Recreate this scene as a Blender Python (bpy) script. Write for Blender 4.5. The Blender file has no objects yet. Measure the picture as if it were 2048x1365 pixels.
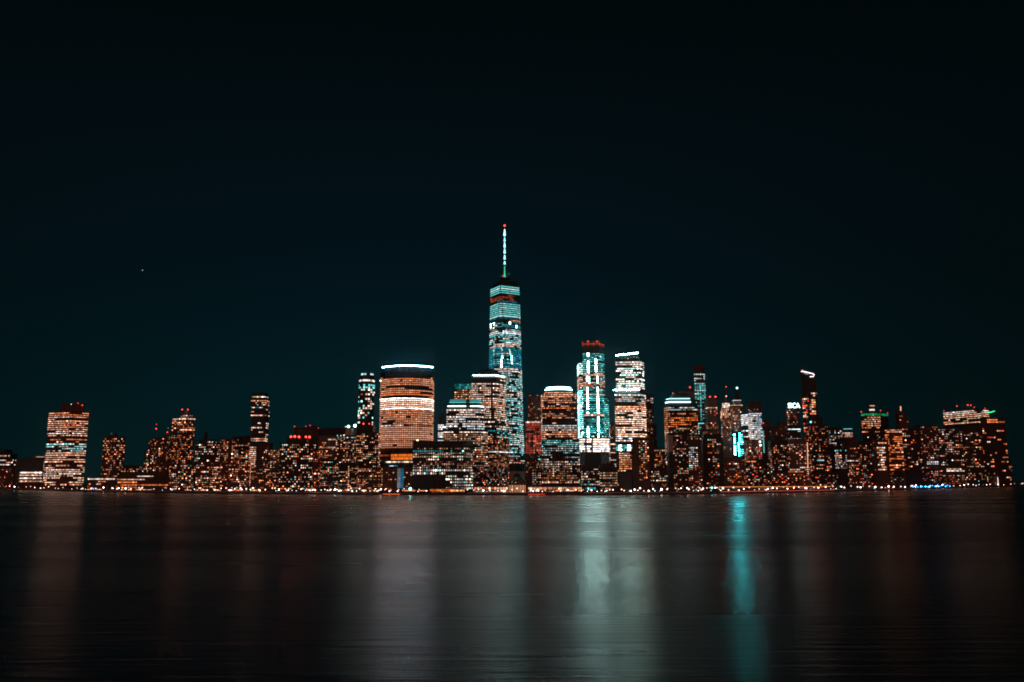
import bpy, bmesh, math, random
from mathutils import Vector, Matrix
rnd = random.Random(7)
S = bpy.context.scene
COL = S.collection
R = math.radians

# ------------------------------------------------------------------ camera
F = 1730.0
CAMZ = 20.0
PITCH = math.atan((964 - 682.5) / F)
ROLL = R(-0.11)
cam = bpy.data.cameras.new('camera')
cam.sensor_width = 36.0
cam.lens = 36.0 * F / 2048
cam.clip_start = 1.0
cam.clip_end = 60000
camo = bpy.data.objects.new('camera', cam)
COL.objects.link(camo)
CM = Matrix.Translation((0, 0, CAMZ)) @ Matrix.Rotation(math.pi / 2 + PITCH, 4, 'X') @ Matrix.Rotation(ROLL, 4, 'Z')
camo.matrix_world = CM
S.camera = camo
CR = CM.to_3x3()


def ray(x, y):
    return CR @ Vector(((x - 1024) / F, (682.5 - y) / F, -1))


def at(x, y, D):                    # point at depth D seen at photo position x, y
    d = ray(x, y)
    return Vector((0, 0, CAMZ)) + d * (D / d.y)


def on_water(x, y):
    d = ray(x, y)
    return Vector((0, 0, CAMZ)) + d * (-CAMZ / d.z)


# ------------------------------------------------------------------ materials
def new_mat(name):
    m = bpy.data.materials.new(name)
    m.use_nodes = True
    nt = m.node_tree
    nt.nodes.clear()
    out = nt.nodes.new('ShaderNodeOutputMaterial')
    return m, nt, out


def N(nt, t, **k):
    n = nt.nodes.new(t)
    for a, b in k.items():
        setattr(n, a, b)
    return n


def facade_mat(name, wall, pane, rough=0.7, bw=3.0, rh=3.6, mort=0.8, prough=0.25):
    m, nt, out = new_mat(name)
    L = nt.links.new
    tc = N(nt, 'ShaderNodeTexCoord')
    sp = N(nt, 'ShaderNodeSeparateXYZ')
    L(tc.outputs['Object'], sp.inputs[0])
    ad = N(nt, 'ShaderNodeMath', operation='ADD')
    L(sp.outputs[0], ad.inputs[0]); L(sp.outputs[1], ad.inputs[1])
    cb = N(nt, 'ShaderNodeCombineXYZ')
    L(ad.outputs[0], cb.inputs[0]); L(sp.outputs[2], cb.inputs[1])
    br = N(nt, 'ShaderNodeTexBrick')
    br.offset = 0.0
    br.inputs['Scale'].default_value = 1.0
    br.inputs['Brick Width'].default_value = bw
    br.inputs['Row Height'].default_value = rh
    br.inputs['Mortar Size'].default_value = mort
    br.inputs['Mortar Smooth'].default_value = 0.05
    br.inputs['Color1'].default_value = (*pane, 1)
    br.inputs['Color2'].default_value = (*[c * 0.5 for c in pane], 1)
    br.inputs['Mortar'].default_value = (*wall, 1)
    L(cb.outputs[0], br.inputs['Vector'])
    no = N(nt, 'ShaderNodeTexNoise')
    no.inputs['Scale'].default_value = 0.09
    no.inputs['Detail'].default_value = 4
    L(tc.outputs['Object'], no.inputs['Vector'])
    mr = N(nt, 'ShaderNodeMapRange')
    mr.inputs['To Min'].default_value = 0.6
    mr.inputs['To Max'].default_value = 1.35
    L(no.outputs['Fac'], mr.inputs['Value'])
    mx = N(nt, 'ShaderNodeVectorMath', operation='SCALE')
    L(br.outputs['Color'], mx.inputs[0]); L(mr.outputs[0], mx.inputs['Scale'])
    bs = N(nt, 'ShaderNodeBsdfPrincipled')
    L(mx.outputs[0], bs.inputs['Base Color'])
    rr = N(nt, 'ShaderNodeMapRange')
    rr.inputs['To Min'].default_value = prough
    rr.inputs['To Max'].default_value = rough
    L(br.outputs['Fac'], rr.inputs['Value'])
    L(rr.outputs[0], bs.inputs['Roughness'])
    L(bs.outputs[0], out.inputs[0])
    return m


def plain_mat(name, col, rough=0.6, metal=0.0, var=0.35, scale=0.3):
    m, nt, out = new_mat(name)
    L = nt.links.new
    tc = N(nt, 'ShaderNodeTexCoord')
    no = N(nt, 'ShaderNodeTexNoise')
    no.inputs['Scale'].default_value = scale
    no.inputs['Detail'].default_value = 5
    L(tc.outputs['Object'], no.inputs['Vector'])
    mr = N(nt, 'ShaderNodeMapRange')
    mr.inputs['To Min'].default_value = 1 - var
    mr.inputs['To Max'].default_value = 1 + var
    L(no.outputs['Fac'], mr.inputs['Value'])
    mx = N(nt, 'ShaderNodeVectorMath', operation='SCALE')
    mx.inputs[0].default_value = col
    L(mr.outputs[0], mx.inputs['Scale'])
    bs = N(nt, 'ShaderNodeBsdfPrincipled')
    L(mx.outputs[0], bs.inputs['Base Color'])
    bs.inputs['Roughness'].default_value = rough
    bs.inputs['Metallic'].default_value = metal
    L(bs.outputs[0], out.inputs[0])
    return m


def glow_mat(name, source, sampling, strength=1.0):
    m, nt, out = new_mat(name)
    L = nt.links.new
    em = N(nt, 'ShaderNodeEmission')
    if source == 'mesh':
        a = N(nt, 'ShaderNodeAttribute')
        a.attribute_name = 'glow'
        L(a.outputs['Color'], em.inputs['Color'])
    else:
        a = N(nt, 'ShaderNodeObjectInfo')
        L(a.outputs['Color'], em.inputs['Color'])
    em.inputs['Strength'].default_value = strength
    L(em.outputs[0], out.inputs[0])
    m.cycles.emission_sampling = sampling
    return m


M = {
    'brick': facade_mat('red_brick', (0.20, 0.065, 0.045), (0.02, 0.02, 0.02)),
    'brown': facade_mat('brown_stone', (0.15, 0.065, 0.045), (0.018, 0.018, 0.02)),
    'stone': facade_mat('pale_stone', (0.30, 0.20, 0.165), (0.03, 0.03, 0.03)),
    'grey': facade_mat('grey_concrete', (0.11, 0.10, 0.10), (0.02, 0.022, 0.025)),
    'dark': facade_mat('dark_cladding', (0.045, 0.032, 0.028), (0.012, 0.014, 0.016)),
    'glass': facade_mat('dark_glass', (0.03, 0.035, 0.04), (0.015, 0.03, 0.035), rough=0.4, bw=1.6, rh=4.0, mort=0.18, prough=0.12),
    'teal': facade_mat('teal_glass', (0.025, 0.05, 0.055), (0.012, 0.06, 0.065), rough=0.35, bw=1.6, rh=4.0, mort=0.15, prough=0.10),
    'roof': plain_mat('roof_felt', (0.05, 0.042, 0.04), 0.85),
    'copper': plain_mat('aged_copper', (0.03, 0.07, 0.06), 0.5, 0.4),
    'steel': plain_mat('grey_steel', (0.25, 0.26, 0.27), 0.4, 0.7),
    'pole': plain_mat('black_paint', (0.02, 0.02, 0.02), 0.5),
    'pale': plain_mat('pale_panel', (0.55, 0.40, 0.32), 0.6, 0, 0.2, 0.1),
    'ground': plain_mat('paving', (0.09, 0.08, 0.08), 0.8, 0, 0.4, 0.05),
    'bark': plain_mat('bark', (0.06, 0.04, 0.03), 0.9),
    'leaf': plain_mat('leaves', (0.05, 0.07, 0.03), 0.7, 0, 0.5, 1.5),
    'tent': plain_mat('canvas', (0.6, 0.3, 0.15), 0.7),
    'G': glow_mat('lit_panes', 'mesh', 'NONE'),
    'O': glow_mat('lit_pane', 'object', 'NONE'),
    'H': glow_mat('dazzling_light', 'mesh', 'FRONT_BACK', 40.0),
    'L': glow_mat('lamp_glass', 'object', 'FRONT'),
}
PAL = {
    'W': (1.0, 0.74, 0.62), 'P': (1.0, 0.41, 0.235), 'O': (1.0, 0.235, 0.07), 'D': (1.0, 0.19, 0.02),
    'R': (1.0, 0.06, 0.035), 'C': (0.62, 1.0, 0.93), 'T': (0.02, 0.42, 0.42), 'B': (0.01, 0.28, 0.55),
    'Y': (1.0, 0.62, 0.32), 'G': (0.02, 0.65, 0.22), 'K': (0.16, 0.72, 0.72), 'X': (0.8, 0.9, 1.0),
    'r': (0.55, 0.07, 0.05), 'Q': (0.035, 0.76, 0.82),
}


# ------------------------------------------------------------------ mesh builder
class MB:
    def __init__(self):
        self.v = []; self.f = []; self.c = []

    def quad(self, pts, col=None):
        b = len(self.v)
        self.v += [Vector(p) for p in pts]
        self.f.append(tuple(range(b, b + len(pts))))
        self.c.append(col)

    def prism(self, p0, z0, p1, z1, col=None, cap=True):
        n = len(p0)
        b = len(self.v)
        self.v += [Vector((p[0], p[1], z0)) for p in p0] + [Vector((p[0], p[1], z1)) for p in p1]
        for i in range(n):
            j = (i + 1) % n
            self.f.append((b + i, b + j, b + n + j, b + n + i)); self.c.append(col)
        if cap:
            self.f.append(tuple(b + n + i for i in range(n))); self.c.append(col)
            self.f.append(tuple(b + n - 1 - i for i in range(n))); self.c.append(col)

    def box(self, c, sx, sy, sz, col=None):
        x, y, z = c
        p = [(x - sx / 2, y - sy / 2), (x + sx / 2, y - sy / 2), (x + sx / 2, y + sy / 2), (x - sx / 2, y + sy / 2)]
        self.prism(p, z - sz / 2, p, z + sz / 2, col)

    def pane(self, c, t, w, h, dep, col=None):        # lit pane standing proud of a wall; t runs along the wall
        nrm = Vector((t.y, -t.x, 0))
        a = c - t * (w / 2); b = c + t * (w / 2)
        o = nrm * dep
        up = Vector((0, 0, h / 2))
        A, B_, C_, D_ = a + o - up, b + o - up, b + o + up, a + o + up
        E, F_, G_, H = a - up, b - up, b + up, a + up
        k = len(self.v)
        self.v += [A, B_, C_, D_, E, F_, G_, H]
        for q in ((0, 1, 2, 3), (4, 0, 3, 7), (1, 5, 6, 2), (3, 2, 6, 7), (4, 5, 1, 0), (5, 4, 7, 6)):
            self.f.append(tuple(k + i for i in q)); self.c.append(col)

    def tube(self, pts, r, col=None, n=6):
        pts = [Vector(p) for p in pts]
        b0 = len(self.v)
        for i, p in enumerate(pts):
            d = (pts[min(i + 1, len(pts) - 1)] - pts[max(i - 1, 0)]).normalized()
            u = d.cross(Vector((0, 0, 1)))
            if u.length < 0.01:
                u = Vector((1, 0, 0))
            u.normalize()
            w = u.cross(d)
            rr = r[i] if isinstance(r, (list, tuple)) else r
            for k in range(n):
                a = 2 * math.pi * k / n
                self.v.append(p + u * (math.cos(a) * rr) + w * (math.sin(a) * rr))
        for i in range(len(pts) - 1):
            for k in range(n):
                q = (b0 + i * n + k, b0 + i * n + (k + 1) % n, b0 + (i + 1) * n + (k + 1) % n, b0 + (i + 1) * n + k)
                self.f.append(q); self.c.append(col)
        self.f.append(tuple(b0 + k for k in range(n))[::-1]); self.c.append(col)
        e = b0 + (len(pts) - 1) * n
        self.f.append(tuple(e + k for k in range(n))); self.c.append(col)

    def ball(self, c, r, col=None, seg=8, rings=5, sz=1.0):
        c = Vector(c)
        b = len(self.v)
        self.v.append(c + Vector((0, 0, -r * sz)))
        for i in range(1, rings):
            th = math.pi * i / rings
            for k in range(seg):
                a = 2 * math.pi * k / seg
                self.v.append(c + Vector((math.sin(th) * math.cos(a) * r, math.sin(th) * math.sin(a) * r, -math.cos(th) * r * sz)))
        self.v.append(c + Vector((0, 0, r * sz)))
        top = len(self.v) - 1
        for k in range(seg):
            self.f.append((b, b + 1 + (k + 1) % seg, b + 1 + k)); self.c.append(col)
            for i in range(rings - 2):
                q = b + 1 + i * seg
                self.f.append((q + k, q + (k + 1) % seg, q + seg + (k + 1) % seg, q + seg + k)); self.c.append(col)
            q = b + 1 + (rings - 2) * seg
            self.f.append((q + k, q + (k + 1) % seg, top)); self.c.append(col)

    def mesh(self, name, mat, origin=Vector((0, 0, 0))):
        me = bpy.data.meshes.new(name)
        me.from_pydata([v - origin for v in self.v], [], self.f)
        if mat == M['G'] and max((max(c) for c in self.c if c), default=0) > 10:
            mat = M['H']
            self.c = [tuple(v / 40 for v in c) if c else c for c in self.c]
        if any(c is not None for c in self.c):
            at_ = me.color_attributes.new('glow', 'FLOAT_COLOR', 'CORNER')
            buf = []
            for f, c in zip(self.f, self.c):
                buf += list((*c, 1.0)) * len(f)
            at_.data.foreach_set('color', buf)
        me.materials.append(mat)
        me.update()
        return me

    def build(self, name, mat, parent=None):
        o = parent.location.copy() if parent is not None and parent.parent is None else (parent.parent.location.copy() if parent is not None else Vector((0, 0, 0)))
        ob = bpy.data.objects.new(name, self.mesh(name, mat, o))
        COL.objects.link(ob)
        ob.parent = parent
        return ob


def tag(o, label=None, cat=None, group=None, kind=None):
    if label: o['label'] = label
    if cat: o['category'] = cat
    if group: o['group'] = group
    if kind: o['kind'] = kind
    return o


def empty(name, loc):
    o = bpy.data.objects.new(name, None)
    COL.objects.link(o)
    o.location = loc
    o.empty_display_size = 2
    return o


# ------------------------------------------------------------------ shoreline, land, water
SHORE = [(-400, 979), (0, 979.5), (100, 982), (200, 985), (400, 987.5), (600, 989.5), (800, 991), (1200, 991), (1400, 989.3),
         (1600, 985.6), (1800, 980.5), (1900, 977.3), (2000, 974), (2060, 972.3), (2300, 969.5)]
SP = [(x, on_water(x, y)) for x, y in SHORE]
GZ = 2.6                             # promenade height above the water


def shore(x):
    for (xa, a), (xb, b) in zip(SP, SP[1:]):
        if xa <= x <= xb:
            t = (x - xa) / (xb - xa)
            return 1 / ((1 - t) / a.y + t / b.y)
    return SP[0][1].y if x < SP[0][0] else SP[-1][1].y


def land():
    front = []
    for i in range(0, 136):
        x = -400 + i * 20
        if x > 2300: break
        D = shore(x)
        p = at(x, 900, D)
        front.append((p.x, D))
    poly = front + [(front[-1][0] + 4500, 9500), (front[0][0] - 4500, 9500)]
    mb = MB()
    mb.prism(poly, -3, poly, GZ)
    o = mb.build('ground', M['ground'])
    tag(o, kind='structure')
    # paved quay edge standing a step above the ground
    mb = MB()
    q = [(x, y + 0.4) for x, y in front] + [(x, y + 5.0) for x, y in front[::-1]]
    for a, b in zip(front, front[1:]):
        mb.prism([(a[0], a[1] - 0.3), (b[0], b[1] - 0.3), (b[0], b[1] + 1.2), (a[0], a[1] + 1.2)], GZ - 1.1,
                 [(a[0], a[1] - 0.3), (b[0], b[1] - 0.3), (b[0], b[1] + 1.2), (a[0], a[1] + 1.2)], GZ + 0.45)
    o = mb.build('quay_kerb', M['ground'])
    tag(o, kind='structure')


land()


def water():
    mb = MB()
    mb.quad([(-16000, -400, 0), (16000, -400, 0), (16000, 24000, 0), (-16000, 24000, 0)])
    m, nt, out = new_mat('river_water')
    L = nt.links.new
    tc = N(nt, 'ShaderNodeTexCoord')

    def noise(sx, sy, det, seed, rough=0.5):
        mp = N(nt, 'ShaderNodeMapping')
        mp.inputs['Scale'].default_value = (sx, sy, 1)
        mp.inputs['Location'].default_value = (seed, seed * 1.7, 0)
        mp.inputs['Rotation'].default_value = (0, 0, R(2.0))
        L(tc.outputs['Object'], mp.inputs['Vector'])
        n = N(nt, 'ShaderNodeTexNoise')
        n.inputs['Scale'].default_value = 1.0
        n.inputs['Detail'].default_value = det
        n.inputs['Roughness'].default_value = rough
        L(mp.outputs[0], n.inputs['Vector'])
        return n
    n1 = noise(0.055, 0.5, 3, 3.1, 0.55)
    n2 = noise(0.0016, 0.012, 3, 9.4)         # long bands of smoother and rougher water
    n3 = noise(0.004, 0.004, 2, 5.2)
    sp = N(nt, 'ShaderNodeSeparateXYZ')
    L(tc.outputs['Object'], sp.inputs[0])
    # wind ripples, higher off the near bank than in the lee of the far one
    ws = N(nt, 'ShaderNodeMapRange')
    ws.inputs['From Min'].default_value = 120
    ws.inputs['From Max'].default_value = 420
    ws.inputs['To Min'].default_value = 1.0
    ws.inputs['To Max'].default_value = 0.12
    L(sp.outputs[1], ws.inputs['Value'])
    bp = N(nt, 'ShaderNodeBump')
    L(ws.outputs[0], bp.inputs['Strength'])
    bp.inputs['Distance'].default_value = 0.15
    L(n1.outputs['Fac'], bp.inputs['Height'])
    rr = N(nt, 'ShaderNodeMapRange')
    rr.inputs['From Min'].default_value = 0.35
    rr.inputs['From Max'].default_value = 0.65
    rr.inputs['To Min'].default_value = 0.24
    rr.inputs['To Max'].default_value = 0.30
    L(n2.outputs['Fac'], rr.inputs['Value'])

    def math_(op, a, b=None):
        n = N(nt, 'ShaderNodeMath', operation=op)
        for i, v in enumerate((a, b)):
            if v is None: continue
            if isinstance(v, (int, float)): n.inputs[i].default_value = v
            else: L(v, n.inputs[i])
        return n.outputs[0]
    # a current line of rougher water crossing the river
    cl = math_('MULTIPLY', math_('SUBTRACT', n3.outputs['Fac'], .5), 90.0)
    dy = math_('DIVIDE', math_('SUBTRACT', math_('ADD', sp.outputs[1], cl), 292.0), 20.0)
    gg = math_('EXPONENT', math_('MULTIPLY', math_('MULTIPLY', dy, dy), -1.0))
    n4 = noise(0.0035, 0.0002, 1, 1.3)
    am = N(nt, 'ShaderNodeMapRange')
    am.inputs['From Min'].default_value = 0.42
    am.inputs['From Max'].default_value = 0.56
    L(n4.outputs['Fac'], am.inputs['Value'])
    amp = am.outputs[0]
    rsum = math_('ADD', rr.outputs[0], math_('MULTIPLY', math_('MULTIPLY', gg, amp), 0.07))
    bs = N(nt, 'ShaderNodeBsdfPrincipled')
    bs.inputs['Base Color'].default_value = (0.003, 0.008, 0.009, 1)
    bs.inputs['IOR'].default_value = 1.38
    L(rsum, bs.inputs['Roughness'])
    L(bp.outputs[0], bs.inputs['Normal'])
    L(bs.outputs[0], out.inputs[0])
    tag(mb.build('water', m), kind='structure')


water()


# ------------------------------------------------------------------ buildings
def poly_of(x0, x1, yt, D, shape, dep):
    s = D / F
    X = lambda x, d: at(x, yt, d).x
    if shape == 'f':
        return [(X(x0, D), D), (X(x1, D), D), (X(x1, D), D + dep), (X(x0, D), D + dep)]
    k = shape[0]
    if k == 'c':
        _, xc, dl, dr = shape
        a = (X(x0, D + dl), D + dl); b = (X(xc, D), D); c = (X(x1, D + dr), D + dr)
        return [a, b, c, (a[0] + c[0] - b[0], a[1] + c[1] - b[1])]
    if k == 'a':
        bul = shape[1]
        n = 12
        xa, xb = X(x0, D), X(x1, D)
        p = []
        for i in range(n + 1):
            u = -1 + 2 * i / n
            p.append((xa + (xb - xa) * (u + 1) / 2, D - bul * (1 - u * u) + bul))
        return p + [(xb, D + bul + dep), (xa, D + bul + dep)]
    if k == 'e':
        xa, xb = X(x0, D), X(x1, D)
        n = 20
        rx = (xb - xa) / 2
        ry = dep / 2
        return [((xa + xb) / 2 + rx * math.cos(2 * math.pi * i / n - math.pi / 2), D + ry + ry * math.sin(2 * math.pi * i / n - math.pi / 2)) for i in range(n)]
    if k == 'o':
        ch = shape[1] * s
        xa, xb = X(x0, D), X(x1, D)
        return [(xa, D + ch), (xa + ch, D), (xb - ch, D), (xb, D + ch), (xb, D + dep - ch), (xb - ch, D + dep), (xa + ch, D + dep), (xa, D + dep - ch)]


def lerp_poly(p, q, t):
    return [(a[0] + (b[0] - a[0]) * t, a[1] + (b[1] - a[1]) * t) for a, b in zip(p, q)]


def pick(pal, k, jit=0.45):
    if pal in ('Q', 'QC'): jit *= .5
    c = PAL[rnd.choice(pal)]
    g = k * GAIN * math.exp(rnd.gauss(-.1, jit * 1.25))
    return tuple(v * g for v in c)


GAIN = 0.45
FOOT = []                            # footprints, to be checked against one another
NW = [0, 0]


def Bd(name, label, back, tiers, mat='brown', mode='r', cat='building', group=None, beacons=(), lines=(), boxes=(), masts=(), dep=None, D=None, solo=False):
    """tiers: (x0, x1, ytop, ybottom or None, shape, bands, opts) in photo measure; bands: (ya, yb, style)."""
    xs0 = min(t[0] for t in tiers); xs1 = max(t[1] for t in tiers)
    if D is None:
        D = max(shore(xs0), shore((xs0 + xs1) / 2), shore(xs1)) + back + rnd.random() * 3
    s = D / F
    if dep is None:
        dep = 14 if back < 40 else max(16, min(34, (xs1 - xs0) * s * 0.7))
    base = at((xs0 + xs1) / 2, 960, D + dep / 2)
    root = empty(name, Vector((base.x, D + dep / 2, GZ)))
    tag(root, label, cat, group)
    body = MB()
    rows = []
    singles = []
    roofs = MB()
    for t in tiers:
        x0, x1, yt, yb, shape, bands = t[:6]
        if back < 40 and yb is None and x1 - x0 > 30 and 'dock' not in name:
            bands = list(bands) + [(979, 986, dict(p=.5, pal='WPOYP', k=3.4, wp=3.6, fh=6, wf=.8, hf=.5, run=2.5, jit=.7))]
        o = t[6] if len(t) > 6 else {}
        Dt = D + o.get('dy', 0)
        pt = poly_of(x0, x1, yt, Dt, shape, o.get('dep', dep))
        xm = (x0 + x1) / 2
        if isinstance(shape, tuple) and shape[0] == 'c': xm = shape[1]
        zt = at(xm, yt, Dt).z
        zb = GZ if yb is None else at(xm, yb, Dt).z
        pb = pt
        if 'bot' in o:
            pb = poly_of(o['bot'][0], o['bot'][1], yt, Dt, o.get('bshape', shape), o.get('dep', dep))
        if 'top' in o:                  # tapering: the footprint at the top differs
            pb = pt
            cx = sum(p[0] for p in pt) / len(pt); cy = sum(p[1] for p in pt) / len(pt)
            pt = [(cx + (p[0] - cx) * o['top'], cy + (p[1] - cy) * o['top']) for p in pt]
        FOOT.append((root.name, pb, zb, zt))
        tm = o.get('mat')
        if tm:
            q = MB(); q.prism(pb, zb, pt, zt)
            q.build(o.get('name', 'roof'), M[tm], root)
        else:
            body.prism(pb, zb, pt, zt)
            if 'noroof' not in o and len(pt) <= 8 and 'top' not in o:
                # parapet cap standing a little proud
                cx = sum(p[0] for p in pt) / len(pt); cy = sum(p[1] for p in pt) / len(pt)
                w = max(abs(p[0] - cx) for p in pt)
                e = 1 + 0.25 / max(w, 3)
                big = [(cx + (p[0] - cx) * e, cy + (p[1] - cy) * e) for p in pt]
                roofs.prism(big, zt + 0.003, big, zt + 0.9)
        for bd in bands:
            ya, yb_, st = bd
            za = at(xm, ya, Dt).z; ze = max(at(xm, yb_, Dt).z, GZ + 2)
            fh = st.get('fh', 4.0) * s
            wp = st.get('wp', 3.2) * s
            nfl = max(1, round((za - ze) / fh))
            for r in range(nfl):
                z = za - (r + 0.5) * (za - ze) / nfl
                if z < GZ + 1.5: continue
                tt = (z - zb) / max(zt - zb, .1)
                pp = lerp_poly(pb, pt, min(max(tt, 0), 1))
                row = MB()
                rowl = []
                rowp = st.get('p', .5) * (1 + st.get('rv', 0.25) * (rnd.random() * 2 - 1))
                rk = st.get('k', 2.0) * (0.8 + 0.4 * rnd.random())
                rpal = st.get('pal', 'WPO')
                if rnd.random() < st.get('mono', 0.3):
                    rpal = rnd.choice(rpal)
                state = rnd.random() < rowp
                run = st.get('run', 1.0)
                for i in range(len(pp)):
                    a = Vector((*pp[i], z)); b = Vector((*pp[(i + 1) % len(pp)], z))
                    e = b - a
                    ln = e.length
                    if ln < wp * 0.45: continue
                    e.normalize()
                    nrm = Vector((e.y, -e.x, 0))
                    mid = (a + b) / 2
                    if nrm.dot(Vector((0, 0, CAMZ)) - mid) <= 0.02 * mid.length: continue
                    fi = st.get('faces')
                    if fi is not None and i not in fi: continue
                    n = max(1, int(round((ln - 0.25 * wp) / wp)))
                    for j in range(n):
                        if rnd.random() < 1.0 / run:
                            state = rnd.random() < rowp
                        c = a + e * (ln * (j + 0.5) / n)
                        xp = 1024 + F * (CR.inverted() @ (c - Vector((0, 0, CAMZ)))).x / -(CR.inverted() @ (c - Vector((0, 0, CAMZ)))).z
                        xr = st.get('xr')
                        if xr and not (xr[0] <= xp <= xr[1]): continue
                        if any(q0 <= xp <= q1 for q0, q1 in st.get('skip', ())): continue
                        hot = any(abs(xp - h) < st.get('hw', 2.2) for h in st.get('hot', ()))
                        if not (state or hot): continue
                        w = ln / n * st.get('wf', 0.62)
                        h = (za - ze) / nfl * st.get('hf', 0.5)
                        col = pick(rnd.choice('KKYYYBG') if st.get('mix') and rnd.random() < .05 else rpal, rk, st.get('jit', .45))
                        if hot and rnd.random() < 0.85:
                            col = pick(st.get('hpal', 'C'), st.get('hk', 4.0))
                        rowl.append((c, e.copy(), w, h, col))
                if rowl:
                    rows.append((rowl, st.get('name', 'storey_glazing')))
    body.build('wall', M[mat], root)
    if roofs.f: roofs.build('parapet', M['roof'], root)
    NW[0] += len(rows)
    if mode == 'w' or sum(len(r[0]) for r in rows) <= 99:
        for rw, nm in rows: singles += rw
    else:
        for rw, nm in rows[:98]:
            q = MB()
            for c, e, w, h, col in rw: q.pane(c, e, w, h, 0.35, col)
            q.build(nm, M['G'], root)
        if len(rows) > 98:
            rest = MB()
            for rw, nm in rows[98:]:
                for c, e, w, h, col in rw: rest.pane(c, e, w, h, 0.35, col)
            rest.build('storey_glazing', M['G'], root)['kind'] = 'stuff'
    if singles:
        rnd.shuffle(singles)
        cache = {}
        NW[1] += min(100, len(singles))
        for c, e, w, h, col in singles[:99]:
            key = (round(e.x, 3), round(e.y, 3), round(w, 1), round(h, 1))
            if key not in cache:
                q = MB(); q.pane(Vector((0, 0, 0)), e, w, h, 0.35)
                cache[key] = q.mesh('window', M['O'])
            ob = bpy.data.objects.new('window', cache[key])
            COL.objects.link(ob)
            ob.parent = root
            ob.location = c - root.location
            ob.color = (*col, 1)
        if len(singles) > 99:
            rest = MB()
            for c, e, w, h, col in singles[99:]:
                rest.pane(c, e, w, h, 0.35, col)
            rest.build('window', M['G'], root)['kind'] = 'stuff'
    for bx in boxes:                    # (name, x0, x1, y0, y1, dy, depth, mat or (colour, k))
        nm, x0, x1, y0, y1, dy, dp, mt = bx
        p0 = at(x0, y0, D + dy); p1 = at(x1, y1, D + dy)
        q = MB()
        zl = min(p0.z, p1.z); zh = max(p0.z, p1.z)
        x_0 = at(x0, (y0 + y1) / 2, D + dy).x; x_1 = at(x1, (y0 + y1) / 2, D + dy).x
        pl = [(x_0, D + dy), (x_1, D + dy), (x_1, D + dy + dp), (x_0, D + dy + dp)]
        if isinstance(mt, tuple):
            q.prism(pl, zl, pl, zh, tuple(v * mt[1] for v in PAL[mt[0]]))
            q.build(nm, M['G'], root)
        else:
            q.prism(pl, zl, pl, zh)
            q.build(nm, M[mt], root)
    for ln in lines:                    # (name, [(x, y, dy)...], radius m, colour, k)
        nm, pts, rad, cl, k = ln
        q = MB()
        q.tube([at(x, y, D + dy) for x, y, dy in pts], rad, tuple(v * k for v in PAL[cl]), 6)
        q.build(nm, M['G'], root)
    for mm in masts:                    # (x, y0, y1, dy, r0, r1)
        x, y0, y1, dy, r0, r1 = mm
        a = at(x, y1, D + dy); b = at(x, y0, D + dy)
        b.x = a.x
        q = MB(); q.tube([a - Vector((0, 0, 1)), b], [r0, r1])
        q.build('mast', M['steel'], root)
    for bc in beacons:                  # (x, y, dy, radius, colour, k)
        x, y, dy, rad, cl, k = bc
        q = MB()
        p = at(x, y, D + dy)
        q.ball(p, rad, tuple(v * k for v in PAL[cl]))
        q.tube([p - Vector((0, 0, rad * 2.5)), p - Vector((0, 0, rad * 0.8))], rad * 0.25, (0, 0, 0), 5)
        q.build('beacon_lamp', M['G'], root)
    return root, D


def st(p, pal, k=2.0, **kw):
    d = dict(p=p, pal=pal, k=k)
    d.update(kw)
    return d



# styles of lit floors
def APT(p=.35, pal='WPOOP', k=2.6, **kw): return st(min(1, p * .98), (pal + 'OP') if 'O' in pal else pal, k * .55, **{**dict(wp=2.9, fh=3.5, wf=.56, hf=.46, mono=.05, jit=.7, mix=1), **kw})
def OFF(p=.75, pal='WWP', k=2.0, **kw): return st(p, pal, k, **{**dict(wp=2.9, fh=4.0, wf=.7, hf=.5, run=3.0), **kw})
def RIB(pal='W', k=2.5, **kw): return st(1.0, pal, k, **{**dict(wp=3.0, fh=4.0, wf=.97, hf=.5, rv=0), **kw})

# ---- the end of the waterfront towards the photo's edge at x = 0
Bd('brick_block', 'low red brick block with one orange window, at the dark end of the waterfront', 30,
   [(-8, 28, 934, None, 'f', [(938, 972, APT(.16, 'OrO', 1.6))])], 'brick')
Bd('apartment_tower', 'dark apartment tower with a few white lit floors behind the low red brick block', 110,
   [(-8, 23, 908, None, 'f', [(910, 932, OFF(.4, 'WWPC', 2.2))]), (-8, 12, 900, 908, 'f', [])], 'dark')
Bd('office_block', 'unlit grey stepped block with one pale strip on its roof, beside the twin-faced bright tower', 95,
   [(32, 97, 919, None, 'f', [(950, 970, APT(.06, 'WP'))]), (55, 96, 914.5, 919, 'f', [])], 'grey',
   boxes=[('light_band', 72, 88, 913.5, 915, -0.4, 3, ('Y', .5))])
Bd('pavilion', 'small waterfront pavilion with four glowing white storeys and a bright roof edge', 34,
   [(40, 79, 944, None, 'f', [(943.5, 948, RIB('W', 3.2, hf=.55)), (948, 966, RIB('WPP', 2.0, fh=6, hf=.4))])], 'brown')
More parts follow.
